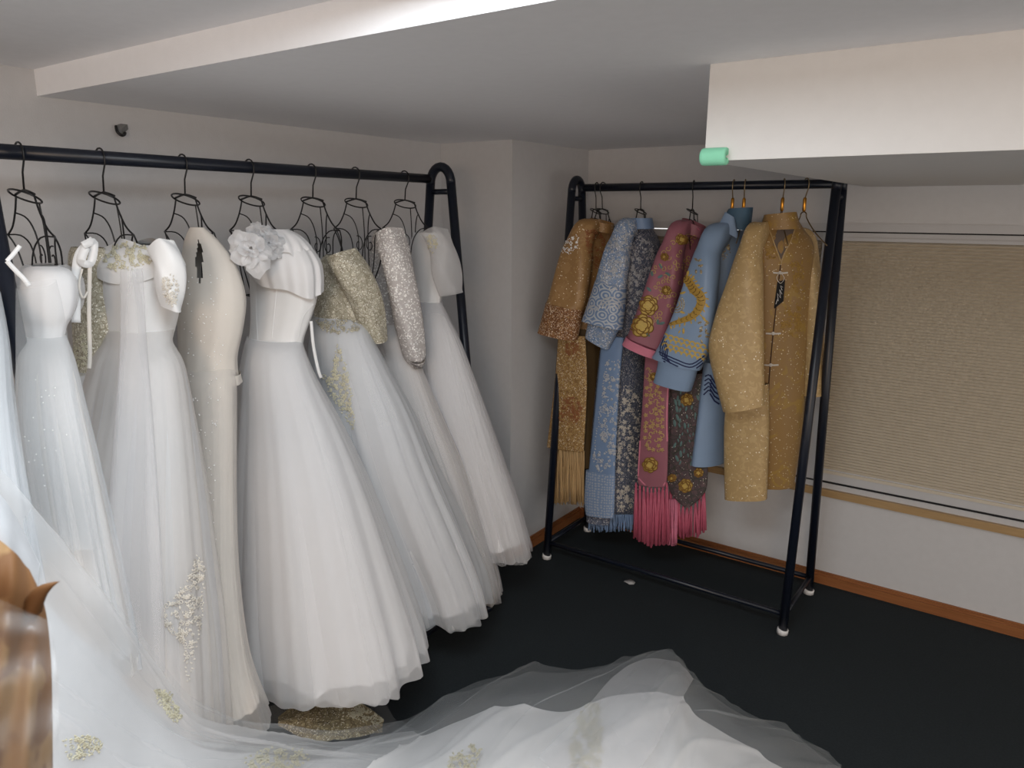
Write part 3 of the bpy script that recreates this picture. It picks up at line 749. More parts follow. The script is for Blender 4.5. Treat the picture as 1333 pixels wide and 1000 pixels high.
# ------------------------------------------------------------------ trains and veils lying in front
def fl(px, py, z=.01): return on(px, py, 2, z)
def ridges(nv_, nu_, amp, ph=0):
    def f(u, v):
        q = v * nv_ + u * nu_ + .5 * math.sin(u * 5 + ph) + ph
        a = (1 - abs(math.sin(q))) ** 4; b = (1 - abs(math.sin(q * 1.7 + 1.3 + u * 2))) ** 5
        return Vector((0, 0, amp * (a + .6 * b)))
    return f
tr = thing('lace_train', 'white net train with lace sprays sweeping from lower left across the carpet', 'train', (-1.4, .9, 0))
ctrl = [[at(-90, 520, 1.02), at(0, 622, 1.15), at(70, 700, 1.24), at(140, 785, 1.34), at(215, 880, 1.46), at(262, 932, 1.56), at(340, 958, 1.76), at(430, 966, 1.98), fl(520, 954, .01)],
        [at(-90, 600, .98), at(0, 690, 1.10), at(60, 760, 1.20), at(130, 835, 1.29), at(200, 905, 1.41), at(260, 950, 1.50), at(340, 970, 1.70), at(430, 976, 1.93), fl(560, 962, .02)],
        [at(-90, 720, .94), at(-20, 790, 1.04), at(50, 850, 1.13), at(120, 900, 1.22), at(190, 940, 1.34), at(260, 975, 1.44), at(340, 986, 1.64), at(430, 990, 1.87), fl(580, 990, .02)],
        [at(-90, 860, .92), at(-20, 900, 1.0), at(50, 940, 1.08), at(120, 970, 1.17), at(190, 992, 1.28), at(260, 1005, 1.38), at(340, 1003, 1.57), at(430, 998, 1.8), fl(600, 1020, .02)],
        [at(-90, 1040, .92), at(-20, 1050, .96), at(50, 1060, 1.03), at(120, 1065, 1.11), at(190, 1070, 1.2), at(260, 1070, 1.3), at(340, 1068, 1.48), at(430, 1060, 1.7), fl(620, 1080, .02)]]
def shift(c, dz): return [[p + Vector((0, 0, dz)) for p in r] for r in c]
patch('train_lining', [[p.copy() for p in r] for r in shift(ctrl[1:], -.035)], m_lining, tr, 90, 50, .018, 6, 3, key='TR_l')
patch('net_layer', ctrl, t_soft, tr, 150, 90, .014, 7, 5, key='TR_0', fold=ridges(4.5, -2, .022))
patch('net_layer', shift(ctrl, .015), t_veil, tr, 150, 90, .016, 8, 9, key='TR_1', fold=ridges(5.5, -2.6, .02, 2))
lace('lace_applique', ['TR_0'], [(200, 898), (222, 905), (236, 936), (226, 938), (206, 918)], 40, m_lacegold, tr, 21, 4)
lace('lace_applique', ['TR_0'], [(82, 962), (120, 958), (132, 972), (118, 985), (90, 990)], 40, m_lacegold, tr, 22, 4.4)
lace('lace_applique', ['TR_0'], [(318, 990), (350, 975), (395, 978), (405, 990), (380, 1004), (330, 1004)], 50, m_lacegold, tr, 23, 4.6)
# lace trim hem between
hm = thing('lace_trim', 'antique gold scalloped lace hem lying on the carpet under the widest skirt', 'lace', tuple(fl(430, 925, 0)))
patch('net_layer', [[fl(350, 920, .06), fl(400, 900, .07), fl(450, 884, .08), fl(482, 888, .08), fl(515, 938, .015)],
                    [fl(350, 945, .03), fl(400, 940, .05), fl(450, 938, .05), fl(490, 940, .04), fl(518, 945, .015)],
                    [fl(350, 965, .03), fl(400, 965, .04), fl(450, 962, .04), fl(490, 955, .03), fl(520, 950, .015)]], t_veil, hm, 40, 20, .008, 5, 2, key='HM_n')
patch('lace_band', [[fl(362, 934, .10), fl(405, 904, .11), fl(445, 894, .12), fl(470, 914, .10), fl(500, 938, .06)],
                    [fl(362, 940, .11), fl(405, 932, .12), fl(440, 928, .12), fl(468, 940, .10), fl(498, 946, .06)],
                    [fl(362, 946, .10), fl(405, 965, .11), fl(440, 963, .11), fl(468, 960, .09), fl(498, 954, .05)]], m_lacebrown, hm, 40, 16, .006, 6, 4, key='HM_b')
lace('scallop_edge', ['HM_b'], [(425, 904), (447, 899), (458, 912), (470, 920), (498, 934), (494, 944), (462, 936), (440, 922)], 60, m_lacegold, hm, 24, 4)

# right-hand veil heap
vh = thing('bridal_skirt', 'white bridal skirt with sheer net layers spread on the carpet in front', 'skirt', (-.9, 1.4, 0))
c1 = [[fl(520, 975, .08), fl(565, 953, .03), fl(650, 925, .06), fl(740, 925, .09), fl(800, 905, .12), fl(880, 903, .12), fl(905, 935, .09), fl(985, 978, .06), fl(1030, 1005, .03)],
      [fl(490, 995, .15), fl(565, 978, .09), fl(650, 960, .11), fl(740, 955, .13), fl(800, 940, .15), fl(870, 940, .15), fl(910, 962, .13), fl(975, 1000, .10), fl(1020, 1025, .05)],
      [fl(440, 1030, .19), fl(560, 1015, .14), fl(650, 1010, .14), fl(740, 1000, .16), fl(800, 995, .17), fl(870, 995, .17), fl(910, 1010, .15), fl(970, 1040, .10), fl(1020, 1060, .05)],
      [fl(380, 1160, .20), fl(540, 1150, .14), fl(650, 1140, .08), fl(740, 1130, .1), fl(800, 1130, .1), fl(870, 1130, .1), fl(910, 1140, .08), fl(970, 1160, .06), fl(1020, 1180, .03)]]
patch('skirt_lining', c1, m_lining, vh, 130, 70, .014, 7, 13, key='VH_l', fold=ridges(3, 9, .018))
c2 = [[fl(500, 955, .06), fl(535, 937, .02), fl(600, 905, .02), fl(680, 879, .03), fl(770, 872, .05), fl(838, 856, .08), fl(882, 859, .10), fl(905, 888, .08), fl(960, 925, .05), fl(1035, 962, .03), fl(1095, 1003, .01)],
      [fl(455, 980, .18), fl(530, 962, .10), fl(610, 932, .10), fl(690, 910, .13), fl(770, 900, .15), fl(835, 885, .18), fl(878, 887, .19), fl(905, 915, .15), fl(955, 955, .12), fl(1025, 990, .08), fl(1080, 1030, .02)],
      [fl(400, 1012, .23), fl(520, 1000, .18), fl(630, 990, .16), fl(700, 970, .19), fl(770, 960, .20), fl(835, 950, .21), fl(875, 950, .21), fl(905, 975, .18), fl(950, 1010, .15), fl(1010, 1040, .1), fl(1060, 1080, .04)],
      [fl(300, 1160, .24), fl(500, 1150, .18), fl(630, 1140, .12), fl(700, 1130, .13), fl(770, 1120, .14), fl(835, 1120, .14), fl(875, 1120, .14), fl(905, 1130, .13), fl(950, 1150, .1), fl(1010, 1170, .07), fl(1060, 1190, .03)]]
patch('net_layer', c2, t_veil, vh, 160, 80, .014, 9, 15, key='VH_0', fold=ridges(4, 10, .022, 1))
patch('net_layer', shift(c2, .012), t_veil, vh, 160, 80, .02, 11, 17, key='VH_1', fold=ridges(5, 14, .02, 2))
# a folded-over flap of net with a crisp edge
patch('net_flap', [[fl(700, 985, .20), fl(760, 925, .20), fl(800, 880, .19), fl(842, 858, .17), fl(884, 862, .15)],
                   [fl(730, 1010, .22), fl(790, 950, .22), fl(830, 905, .21), fl(868, 880, .19), fl(897, 876, .14)],
                   [fl(800, 1040, .23), fl(845, 985, .23), fl(868, 945, .22), fl(885, 915, .19), fl(903, 884, .12)]], t_thin, vh, 50, 24, .004, 6, 19, key='VH_f')
lace('lace_applique', ['VH_l'], [(770, 906), (778, 925), (784, 950), (782, 985), (778, 1000), (744, 1000), (744, 960), (752, 950), (756, 930)], 90, m_lacegold, vh, 25, 5.5)
lace('lace_applique', ['VH_l', 'VH_0'], [(588, 985), (612, 972), (624, 975), (618, 1000), (584, 1000)], 26, m_lacegold, vh, 26, 4.5)

# white satin and bronze wrapped garment at lower left, close to the camera
sat = thing('satin_bundle', 'white satin bundle behind the bronze garment at the lower left', 'fabric', tuple(at(10, 700, .95)))
patch('satin_fold', [[at(-90, 600, .95), at(-30, 622, .95), at(8, 652, .97), at(30, 690, .99), at(52, 735, 1.0)],
                     [at(-90, 660, .90), at(-30, 668, .90), at(5, 690, .92), at(26, 715, .95), at(50, 748, .98)],
                     [at(-90, 780, .90), at(-30, 780, .92), at(5, 780, .93), at(26, 780, .95), at(50, 780, .98)]], plain('grey_white_satin', (.50, .51, .53, 1), .6), sat, 40, 30, .006, 4, 6, floor=False)
m_bronze = brocade('bronze_figured_satin', srgb(104, 70, 38), srgb(134, 104, 68), None, scale=14, thr=.5, rough=.75, warp=.6)
bz = thing('bronze_garment', 'bronze figured garment wrapped in clear plastic at the lower left corner', 'garment', tuple(at(0, 900, .62)))
def bronze_fold(u, v): return (CAM - at(20, 850, .62)).normalized() * (.006 * math.sin(u * 13 + 3 * v) + .003 * math.sin(u * 27 + v * 9) + .003 * math.sin(v * 11))
patch('cloth', [[at(-120, 690, .60), at(-60, 692, .58), at(-10, 700, .57), at(22, 722, .57), at(38, 742, .60)],
                [at(-120, 760, .58), at(-60, 760, .56), at(-10, 765, .55), at(30, 775, .56), at(58, 790, .60)],
                [at(-120, 850, .58), at(-60, 850, .56), at(-10, 850, .55), at(34, 850, .56), at(66, 855, .60)],
                [at(-120, 950, .58), at(-60, 950, .56), at(-10, 950, .55), at(36, 950, .56), at(68, 950, .60)],
                [at(-120, 1080, .58), at(-60, 1080, .56), at(-10, 1080, .55), at(38, 1080, .56), at(70, 1080, .60)]], m_bronze, bz, 70, 80, 0, floor=False, fold=bronze_fold, key='BZ')
tip = MB(); tp = smooth_path([at(40, 790, .575), at(52, 772, .57), at(66, 762, .57), at(78, 757, .575)], 14)
tip.tube(tp, .009, 10, taper=lambda q: max(.04, 1 - q) ** 1.2); tip.build('pointed_corner', m_bronze, bz, True)
m_film, nt, b_ = newmat('clear_film'); b_.inputs['Alpha'].default_value = .12; b_.inputs['Roughness'].default_value = .12; b_.inputs['Base Color'].default_value = (.85, .85, .85, 1); b_.inputs['Specular IOR Level'].default_value = .9
def film_fold(u, v): return (CAM - at(20, 850, .6)).normalized() * (.010 + .006 * math.sin(u * 23 + 7 * v) + .005 * math.sin(v * 25 + u * 5))
patch('plastic_film', [[at(-120, 760, .57), at(-40, 770, .55), at(20, 790, .55), at(66, 810, .59)],
                       [at(-120, 860, .57), at(-40, 860, .55), at(30, 860, .55), at(74, 870, .59)],
                       [at(-120, 960, .57), at(-40, 960, .55), at(32, 960, .55), at(76, 960, .59)],
                       [at(-120, 1080, .57), at(-40, 1080, .55), at(36, 1080, .55), at(78, 1080, .59)]], m_film, bz, 60, 60, 0, floor=False, fold=film_fold)

# ------------------------------------------------------------------ embroidered robes on the right rack
PY = 2.80
gR = 'embroidered robes on the window rack'
def garment(name, label, cat, px, py, pl=PY):
    c = on(px, py, 1, pl); return thing(name, label, cat, tuple(c), gR)
NINE = math.pi / 2
def fringe(parent, mat, x0, x1, ytop, ybot, plane, n, w=.004, seed=1, name='fringe_strand', curve=0, joined=True):
    R = random.Random(seed); m = MB()
    for i in range(n):
        f = (i + .5) / n; x = x0 + (x1 - x0) * f
        yt = ytop(f) if callable(ytop) else ytop; yb = (ybot(f) if callable(ybot) else ybot) + R.uniform(-4, 3)
        a = on(x, yt, 1, plane + R.uniform(-.012, .012)); b = on(x + R.uniform(-1.5, 1.5), yb, 1, plane + R.uniform(-.015, .015))
        P = [a.lerp(b, k / 4) + Vector((R.uniform(-.0015, .0015), R.uniform(-.002, .002), 0)) for k in range(5)]
        m.tube(P, w * R.uniform(.7, 1.2), 5)
    return m.build(name, mat, parent, True, kind='stuff')

# --- bronze jacket + skirt
m_r1 = brocade('bronze_silk', srgb(158, 122, 78), srgb(168, 132, 88), scale=30, rough=.42, spark=.015, sparkcol=(1, .9, .7, 1), sscale=300)
m_r1d = brocade('bronze_beaded', srgb(134, 92, 58), srgb(170, 124, 80), srgb(110, 70, 44), scale=90, spark=.10, sparkcol=(1, .85, .65, 1), sscale=380)
m_copper = plain('copper_sequin', srgb(150, 98, 64), .3, metal=.2, namp=.6, nscale=420)
m_goldthr = plain('gold_thread', srgb(186, 156, 104), .4, metal=.2, namp=.15)
J1 = garment('robe_jacket', 'short bronze silk jacket with beaded cuffs, leftmost on the robe rack', 'jacket', 770, 440)
ring_loft('body', [(296, 772, 796, .6), (306, 748, 800, .6), (325, 744, 803, .65), (380, 746, 800, .65), (440, 742, 798, .65)], m_r1, J1, 1, PY, NINE - .3, 24, 72, ripple_fn(101, (3, 5, 8), .02), .5, key='J1_body')
strip_loft('sleeve', [((772, 293), (784, 290), 2.72, .02), ((750, 300), (776, 298), 2.67), ((738, 316), (770, 318), 2.65), ((730, 338), (768, 345), 2.63), ((718, 380), (762, 392), 2.61), ((712, 396), (757, 406), 2.60)], m_r1, J1, 1, b=.045, ripple=ripple_fn(102, (2, 3, 5), .1), key='J1_sl')
strip_loft('cuff', [((713, 393), (758, 403), 2.60), ((708, 412), (754, 424), 2.60), ((702, 432), (750, 443), 2.60)], m_r1d, J1, 1, nr=14, b=.050, key='J1_cuff')
strip_loft('collar', [((770, 284), (797, 292), 2.74), ((768, 296), (796, 304), 2.74)], m_r1, J1, 1, nr=6, b=.045, key='J1_col')
lace('beading', ['J1_sl', 'J1_body'], [(738, 312), (752, 306), (752, 322), (742, 330), (732, 328)], 18, m_spark, J1, 31, 2)
lace('beading', ['J1_body', 'J1_sl'], [(762, 300), (778, 300), (792, 318), (790, 340), (775, 350), (765, 325)], 50, m_copper, J1, 32, 2.6)
sequins(['J1_cuff', 'J1_sl', 'J1_body'], [(735, 310), (790, 300), (796, 420), (758, 430), (750, 440), (704, 430), (714, 396), (740, 400)], 150, m_goldthr, J1, 33, .7)
K1 = garment('robe_skirt', 'bronze skirt panel with copper sequin flowers and pale fringe', 'skirt', 745, 600)
ring_loft('skirt_body', [(425, 738, 788, .7), (500, 734, 790, .7), (600, 728, 792, .7)], plain('dark_bronze_cloth', srgb(92, 74, 48), .6), K1, 1, 2.78, NINE - .2, 16, 72, ripple_fn(105, (8, 13, 21), .05), .6, key='K1_body')
strip_loft('front_panel', [((727, 436), (762, 438), 2.64), ((722, 500), (764, 503), 2.64), ((712, 582), (760, 588), 2.64)], brocade('gold_net_panel', srgb(162, 128, 80), srgb(186, 154, 100), srgb(130, 96, 58), scale=80, spark=.05, sparkcol=(1, .9, .7, 1)), K1, 1, b=.012, key='K1_p')
for poly, n in (([(738, 446), (752, 446), (756, 456), (748, 466), (738, 462)], 22), ([(736, 516), (750, 518), (758, 535), (752, 548), (736, 552), (728, 545), (732, 530)], 44)):
    lace('sequin_flower', ['K1_p'], poly, n, m_copper, K1, 34 + n, 2.6)
fringe(K1, plain('pale_gold_fringe', srgb(196, 164, 118), .5), 718, 760, lambda f: 583 + 4 * f, lambda f: 654 + 2 * f, 2.65, 60, .003, 41)
# --- blue
m_r2 = plain('steel_blue_silk', srgb(122, 146, 180), .4, nscale=20, namp=.06)
m_r2e = brocade('blue_silver_embroidery', srgb(120, 144, 178), srgb(176, 180, 186), srgb(150, 160, 176), scale=55, spark=.07, sparkcol=(.9, .92, .95, 1), sscale=330, warp=2)
m_r2w = waves('blue_wave_embroidery', srgb(112, 136, 172), srgb(186, 192, 198), .045, .1, 3)
m_r2g = brocade('grey_blue_figured', srgb(98, 106, 126), srgb(140, 140, 146), srgb(74, 82, 100), scale=60, spark=.05, sparkcol=(.85, .85, .85, 1), warp=2)
m_silver = plain('silver_thread', srgb(190, 192, 196), .35, metal=.3, namp=.15)
J2 = garment('robe_jacket', 'short blue jacket thick with silver embroidery and wave-figured cuff', 'jacket', 820, 440)
ring_loft('body', [(296, 816, 848, .6), (308, 800, 856, .6), (325, 796, 860, .65), (380, 800, 856, .65), (440, 798, 846, .65)], m_r2g, J2, 1, PY, NINE - .3, 24, 72, ripple_fn(111, (3, 5, 8), .02), .5, key='J2_body')
strip_loft('sleeve', [((822, 291), (832, 290), 2.72, .02), ((804, 300), (826, 298), 2.67), ((793, 318), (820, 322), 2.65), ((786, 338), (818, 342), 2.63), ((776, 368), (814, 378), 2.62)], m_r2e, J2, 1, b=.045, ripple=ripple_fn(112, (2, 3, 5), .1), key='J2_sl')
strip_loft('cuff', [((777, 365), (814, 375), 2.615), ((768, 392), (812, 405), 2.61), ((759, 418), (809, 430), 2.60)], m_r2w, J2, 1, nr=14, b=.050, key='J2_cuff')
strip_loft('inner_sleeve', [((768, 410), (808, 425), 2.63), ((763, 438), (792, 455), 2.63)], m_r2e, J2, 1, nr=8, b=.03, key='J2_in')
strip_loft('collar', [((822, 284), (847, 284), 2.74), ((818, 298), (850, 298), 2.74)], m_r2, J2, 1, nr=6, b=.045, key='J2_col')
lace('silver_embroidery', ['J2_sl', 'J2_body'], [(796, 312), (826, 302), (850, 320), (848, 380), (830, 420), (812, 400), (812, 360), (782, 360)], 170, m_silver, J2, 51, 2.6)
a = Applique(['J2_cuff'])
for cx, cy, rm in ((795, 402, 17), (772, 405, 9), (800, 378, 9)):
    for r in range(3, rm, 4): a.strip([(cx + r * math.cos(math.pi + k * math.pi / 10), cy + r * math.sin(math.pi + k * math.pi / 10)) for k in range(11)], .9)
a.build('wave_embroidery', m_silver, J2)
K2 = garment('robe_skirt', 'long blue and silver straight skirt ending in blue pleats', 'skirt', 795, 690)
ring_loft('skirt_body', [(432, 784, 838, .6), (500, 776, 840, .6), (600, 767, 834, .62), (672, 763, 828, .62)], m_r2g, K2, 1, 2.78, NINE - .35, 24, 96, ripple_fn(115, (5, 8), .02), .6, key='K2_body')
strip_loft('front_panel', [((784, 436), (812, 440), 2.66), ((778, 500), (806, 505), 2.65), ((768, 600), (801, 606), 2.64), ((763, 640), (800, 645), 2.64)], m_r2, K2, 1, b=.014, key='K2_p')
strip_loft('quilted_hem', [((763, 612), (801, 618), 2.637), ((761, 650), (800, 655), 2.637), ((763, 670), (799, 674), 2.637)], waves('blue_quilting', srgb(128, 150, 182), srgb(170, 178, 190), .012, .55, 1), K2, 1, nr=12, b=.017, key='K2_q')
lace('silver_embroidery', ['K2_p', 'K2_body'], [(790, 470), (806, 470), (804, 600), (780, 616), (772, 600), (784, 520)], 120, m_silver, K2, 53, 2.6)
lace('silver_embroidery', ['K2_body', 'K2_p'], [(812, 500), (832, 520), (828, 660), (804, 666), (806, 560)], 120, m_lacesilver, K2, 54, 2.8)
fringe(K2, m_r2, 767, 826, 670, 690, 2.70, 46, .0038, 42)
# --- pink
m_r3 = plain('rose_silk', srgb(154, 98, 110), .45, nscale=25, namp=.07)
m_r3d = brocade('mauve_net', srgb(84, 72, 74), srgb(102, 82, 84), srgb(66, 66, 60), scale=40, spark=.012)
m_r3t = plain('pink_trim', srgb(214, 130, 150), .5)
m_tassel = plain('pink_tassel', srgb(188, 94, 116), .5, nscale=60, namp=.2)
m_yel = plain('yellow_thread', srgb(196, 168, 92), .5, nscale=90, namp=.18)
m_ochre = plain('ochre_thread', srgb(140, 104, 50), .6)
m_teal = plain('teal_thread', srgb(96, 122, 120), .5, nscale=90, namp=.18)
J3 = garment('robe_jacket', 'short rose pink jacket with yellow roses and pink-edged cuff', 'jacket', 870, 460)
ring_loft('body', [(296, 884, 916, .6), (308, 868, 920, .6), (330, 866, 922, .65), (390, 868, 916, .65), (460, 864, 910, .65)], m_r3, J3, 1, PY, NINE - .3, 24, 72, ripple_fn(121, (3, 5, 8), .02), .5, key='J3_body')
strip_loft('sleeve', [((890, 292), (902, 292), 2.72, .02), ((872, 304), (896, 302), 2.67), ((861, 322), (890, 326), 2.65), ((852, 345), (888, 350), 2.63), ((836, 390), (878, 402), 2.61), ((818, 436), (862, 456), 2.60)], m_r3, J3, 1, b=.045, ripple=ripple_fn(122, (2, 3, 5), .1), key='J3_sl')
strip_loft('cuff_trim', [((817, 437), (861, 457), 2.60), ((812, 447), (857, 467), 2.60)], m_r3t, J3, 1, nr=6, b=.048, key='J3_tr')
strip_loft('collar', [((890, 284), (917, 296), 2.74), ((886, 297), (915, 310), 2.74)], m_r3, J3, 1, nr=6, b=.045, key='J3_col')
a = Applique(['J3_col']); a.strip([(890, 284), (900, 290), (908, 297), (916, 308)], .8, .006); a.build('collar_piping', m_r3t, J3)
for x, y, r in ((844, 398, 13), (836, 424, 15), (868, 378, 6), (886, 312, 7), (866, 335, 5)):
    a = Applique(['J3_sl', 'J3_body']); a.rose(x, y, r, x); ro = a.build('embroidered_rose', m_yel, J3)
    a = Applique(['J3_sl', 'J3_body']); a.rose_lines(x, y, r, x); a.build('petal_outline', m_ochre, ro)
a = Applique(['J3_sl', 'J3_body']); R = random.Random(8)
for x, y in ((848, 352), (856, 362), (842, 374), (862, 350), (866, 355), (856, 415), (858, 422), (838, 380), (846, 438)): a.petal(x, y, 4, R.uniform(0, 6), .5)
a.build('leaf_embroidery', m_teal, J3)
a = Applique(['J3_sl', 'J3_body', 'J3_col'])
for x, y in scatter([(866, 312), (900, 296), (910, 320), (890, 380), (866, 420), (830, 440), (836, 390), (856, 340)], 60, R, 5.2): a.curl(x, y, R.uniform(2.5, 4.5), R.uniform(0, 6), 1, .6)
a.build('vine_embroidery', m_goldthr, J3)
K3 = garment('robe_skirt', 'rose pink apron skirt with flowered panels and long pink tassels', 'skirt', 868, 700)
ring_loft('skirt_body', [(450, 852, 916, .6), (540, 846, 918, .6), (620, 842, 920, .6)], m_r3d, K3, 1, 2.80, NINE - .35, 16, 72, ripple_fn(125, (5, 8), .03), .6, key='K3_body')
strip_loft('front_panel', [((840, 462), (872, 470), 2.66), ((836, 530), (870, 534), 2.66), ((830, 622), (868, 626), 2.66), ((838, 630), (858, 631), 2.66), ((845, 634), (848, 634), 2.66)], m_r3, K3, 1, nr=30, b=.010, key='K3_p')
strip_loft('side_panel', [((873, 490), (918, 486), 2.68), ((872, 560), (920, 560), 2.68), ((870, 628), (921, 626), 2.68), ((878, 648), (914, 646), 2.68), ((892, 660), (898, 660), 2.68)], m_r3d, K3, 1, nr=30, b=.012, key='K3_s', label='dark mauve net panel with rounded end')
for x, y, r, k in ((847, 605, 10, 'K3_p'), (852, 490, 5, 'K3_p'), (893, 632, 9, 'K3_s'), (910, 615, 6, 'K3_s'), (876, 622, 5, 'K3_s'), (895, 520, 8, 'K3_s')):
    a = Applique([k]); a.rose(x, y, r, x); ro = a.build('embroidered_rose', m_yel, K3)
    a = Applique([k]); a.rose_lines(x, y, r, x)
    if ro: a.build('petal_outline', m_ochre, ro)
a = Applique(['K3_p']); R = random.Random(12)
for x, y in scatter([(842, 480), (864, 480), (862, 590), (838, 590)], 60, R, 4.4):
    (a.curl(x, y, R.uniform(2.5, 4.5), R.uniform(0, 6), .8, .7) if R.random() < .5 else a.flower(x, y, 3.2, 5, R.random()))
a.build('flower_spray', m_goldthr, K3)
a = Applique(['K3_s']); R = random.Random(14)
for x, y in scatter([(876, 505), (914, 505), (914, 600), (876, 606)], 50, R, 4.6): a.petal(x, y, R.uniform(2, 5), R.uniform(1, 2), .4)
a.build('leaf_embroidery', m_teal, K3)
for path, k in (([(872, 470), (869, 540), (868, 625), (846, 634), (831, 622)], 'K3_p'), ([(840, 462), (836, 530), (831, 620)], 'K3_p')):
    a = Applique([k]); q = catmull(path, 30); a.strip([(x - (1 if i < 18 else 0), y) for i, (x, y) in enumerate(q)], .9, .004); a.build('panel_piping', m_r3t, K3)
def tassel(x, yt, yb, plane, parent, seed):
    R = random.Random(seed); a = on(x, yt, 1, plane); b = on(x + R.uniform(-2, 2), yb, 1, plane + R.uniform(-.01, .01)); m = MB()
    m.tube([a, a.lerp(b, .06), a.lerp(b, .10), a.lerp(b, .16)], .006, 6, taper=lambda q: (.3, 1, .6, .9)[min(3, int(q * 3.99))])
    for k in range(7):
        q = Vector((R.uniform(-.010, .010), R.uniform(-.010, .010), R.uniform(-.012, .012)))
        m.tube([a.lerp(b, .1) + q * .2, a.lerp(b, .5) + q * .7, b + q], .0048, 5)
    return m.build('tassel', m_tassel, parent, True)
for i in range(9): tassel(828 + i * 5.0, 628 + 6 * math.sin(i / 8 * 3.14), 700 + 9 * math.sin(i / 10 * 3.14), 2.665, K3, 60 + i)
for i in range(9): tassel(873 + i * 5.4, 636 + 24 * math.sin(i / 8 * 3.14) ** .8, 690 + 8 * math.sin(i / 8 * 3.14), 2.70, K3, 80 + i)
fringe(K3, plain('pale_pink_fringe', srgb(206, 122, 146), .5, nscale=60, namp=.25), 829, 882, 650, lambda f: 702 + 8 * f, 2.69, 60, .0035, 43)
# --- light blue robe
m_r4 = plain('light_blue_satin', srgb(132, 154, 182), .35, nscale=18, namp=.05)
m_r4d = plain('deep_blue_lining', srgb(70, 98, 120), .6)
m_navy = plain('navy_thread', srgb(34, 44, 84), .5)
J4 = garment('robe_jacket', 'light blue satin jacket with gold dragon and wave-striped cuff', 'jacket', 935, 500)
ring_loft('body', [(300, 936, 976, .6), (312, 922, 980, .6), (335, 914, 980, .65), (400, 920, 966, .65), (470, 918, 952, .65), (500, 914, 946, .65)], m_r4, J4, 1, PY, NINE - .3, 24, 72, ripple_fn(131, (3, 5, 8), .02), .5, key='J4_body')
strip_loft('sleeve', [((940, 296), (956, 292), 2.71, .02), ((918, 310), (948, 306), 2.65), ((907, 328), (938, 330), 2.62), ((899, 350), (936, 348), 2.60), ((882, 400), (930, 412), 2.57), ((864, 440), (922, 458), 2.56), ((850, 464), (912, 482), 2.56)], m_r4, J4, 1, nr=30, b=.05, ripple=ripple_fn(132, (2, 3, 5), .1), key='J4_sl')
strip_loft('cuff', [((859, 464), (908, 478), 2.565), ((856, 482), (904, 494), 2.565), ((852, 496), (899, 509), 2.565)], m_r4, J4, 1, nr=10, b=.044, key='J4_cuff')
strip_loft('collar', [((950, 272), (979, 270), 2.73), ((936, 296), (976, 300), 2.73)], m_r4d, J4, 1, nr=8, b=.045, key='J4_col', label='dark blue inside of the collar')
a = Applique(['J4_sl', 'J4_body', 'J4_col']); 
strip_loft('collar_front', [((944, 276), (956, 283), 2.68), ((934, 296), (962, 312), 2.67)], m_r4, J4, 1, nr=8, b=.012, key='J4_cf')
a = Applique(['J4_sl'])
dpath = catmull([(888, 362), (894, 364), (899, 370), (903, 377), (911, 384), (913, 393), (908, 405), (899, 413), (886, 418), (874, 422), (866, 426)], 60)
a.strip([tuple(p) for p in dpath], lambda q: 5.2 * math.sin(math.pi * min(1, q * .78 + .24)) ** .7 + .5, .006)
a.build('dragon_body', plain('old_gold_thread', srgb(172, 138, 62), .5, nscale=160, namp=.35), J4)
a = Applique(['J4_sl']); R = random.Random(77)
for i_, (x, y) in enumerate(dpath):
    if i_ % 3: continue
    x1, y1 = dpath[min(i_ + 1, 59)]; an = math.atan2(y1 - y, x1 - x)
    w_ = 5.2 * math.sin(math.pi * min(1, i_ / 59 * .78 + .24)) ** .7
    a.petal(x + w_ * math.cos(an - 1.57), y + w_ * math.sin(an - 1.57), 2.6, an - 1.2 + R.uniform(-.3, .3), .4)
    if i_ % 6 == 0: a.petal(x + w_ * .6 * math.cos(an + 1.57), y + w_ * .6 * math.sin(an + 1.57), 2.2, an + 1.9, .4)
for x, y, an, r in ((888, 362, 3.4, 4), (890, 359, 4.2, 3.5), (895, 360, 4.9, 4), (900, 364, 5.4, 3.5), (886, 366, 2.7, 3), (893, 380, 2.8, 4), (889, 378, 2.2, 2.5), (890, 384, 3.2, 2.5), (918, 398, .3, 3), (914, 412, .9, 4), (917, 417, .4, 2.5), (890, 427, 1.6, 4), (886, 430, 2.2, 2.5), (892, 408, 3.5, 4)): a.petal(x, y, r, an, .4)
a.build('dragon_fins', plain('bright_gold_thread', srgb(198, 166, 84), .5, nscale=160, namp=.3), J4, kind='stuff')
a = Applique(['J4_sl'])
for i_ in range(4, 58, 3):
    x, y = dpath[i_]; x1, y1 = dpath[i_ + 1]; an = math.atan2(y1 - y, x1 - x); w_ = 3.6 * math.sin(math.pi * min(1, i_ / 59 * .78 + .24)) ** .7
    a.strip([(x + k * w_ * math.cos(an + 1.57) + (1 - k * k) * 1.6 * math.cos(an), y + k * w_ * math.sin(an + 1.57) + (1 - k * k) * 1.6 * math.sin(an)) for k in (-1, -.5, 0, .5, 1)], .45, .009)
a.build('dragon_scales', plain('brown_thread', srgb(104, 76, 36), .6), J4)
a = Applique(['J4_sl'])
for r in (4, 7, 10): a.strip([(881 + r * math.cos(k * .45), 396 + r * 1.1 * math.sin(k * .45)) for k in range(15)], .8)
for x, y in scatter([(905, 340), (915, 336), (914, 352), (903, 352)], 6, random.Random(5), 3): a.petal(x, y, 3, x, .5)
for x, y in scatter([(908, 418), (918, 410), (920, 440), (910, 444)], 10, random.Random(6), 3): a.petal(x, y, 3, x, .5)
a.build('medallion_embroidery', m_lacebrown, J4, kind='stuff')
a = Applique(['J4_sl'])
for k in range(6):
    o = k * 3.4; a.strip([(864 + o * .35, 437 + o * .9 - 2), (858 + o * .6, 448 + o), (856 + o, 459 + o * .85)][: 3], .75)
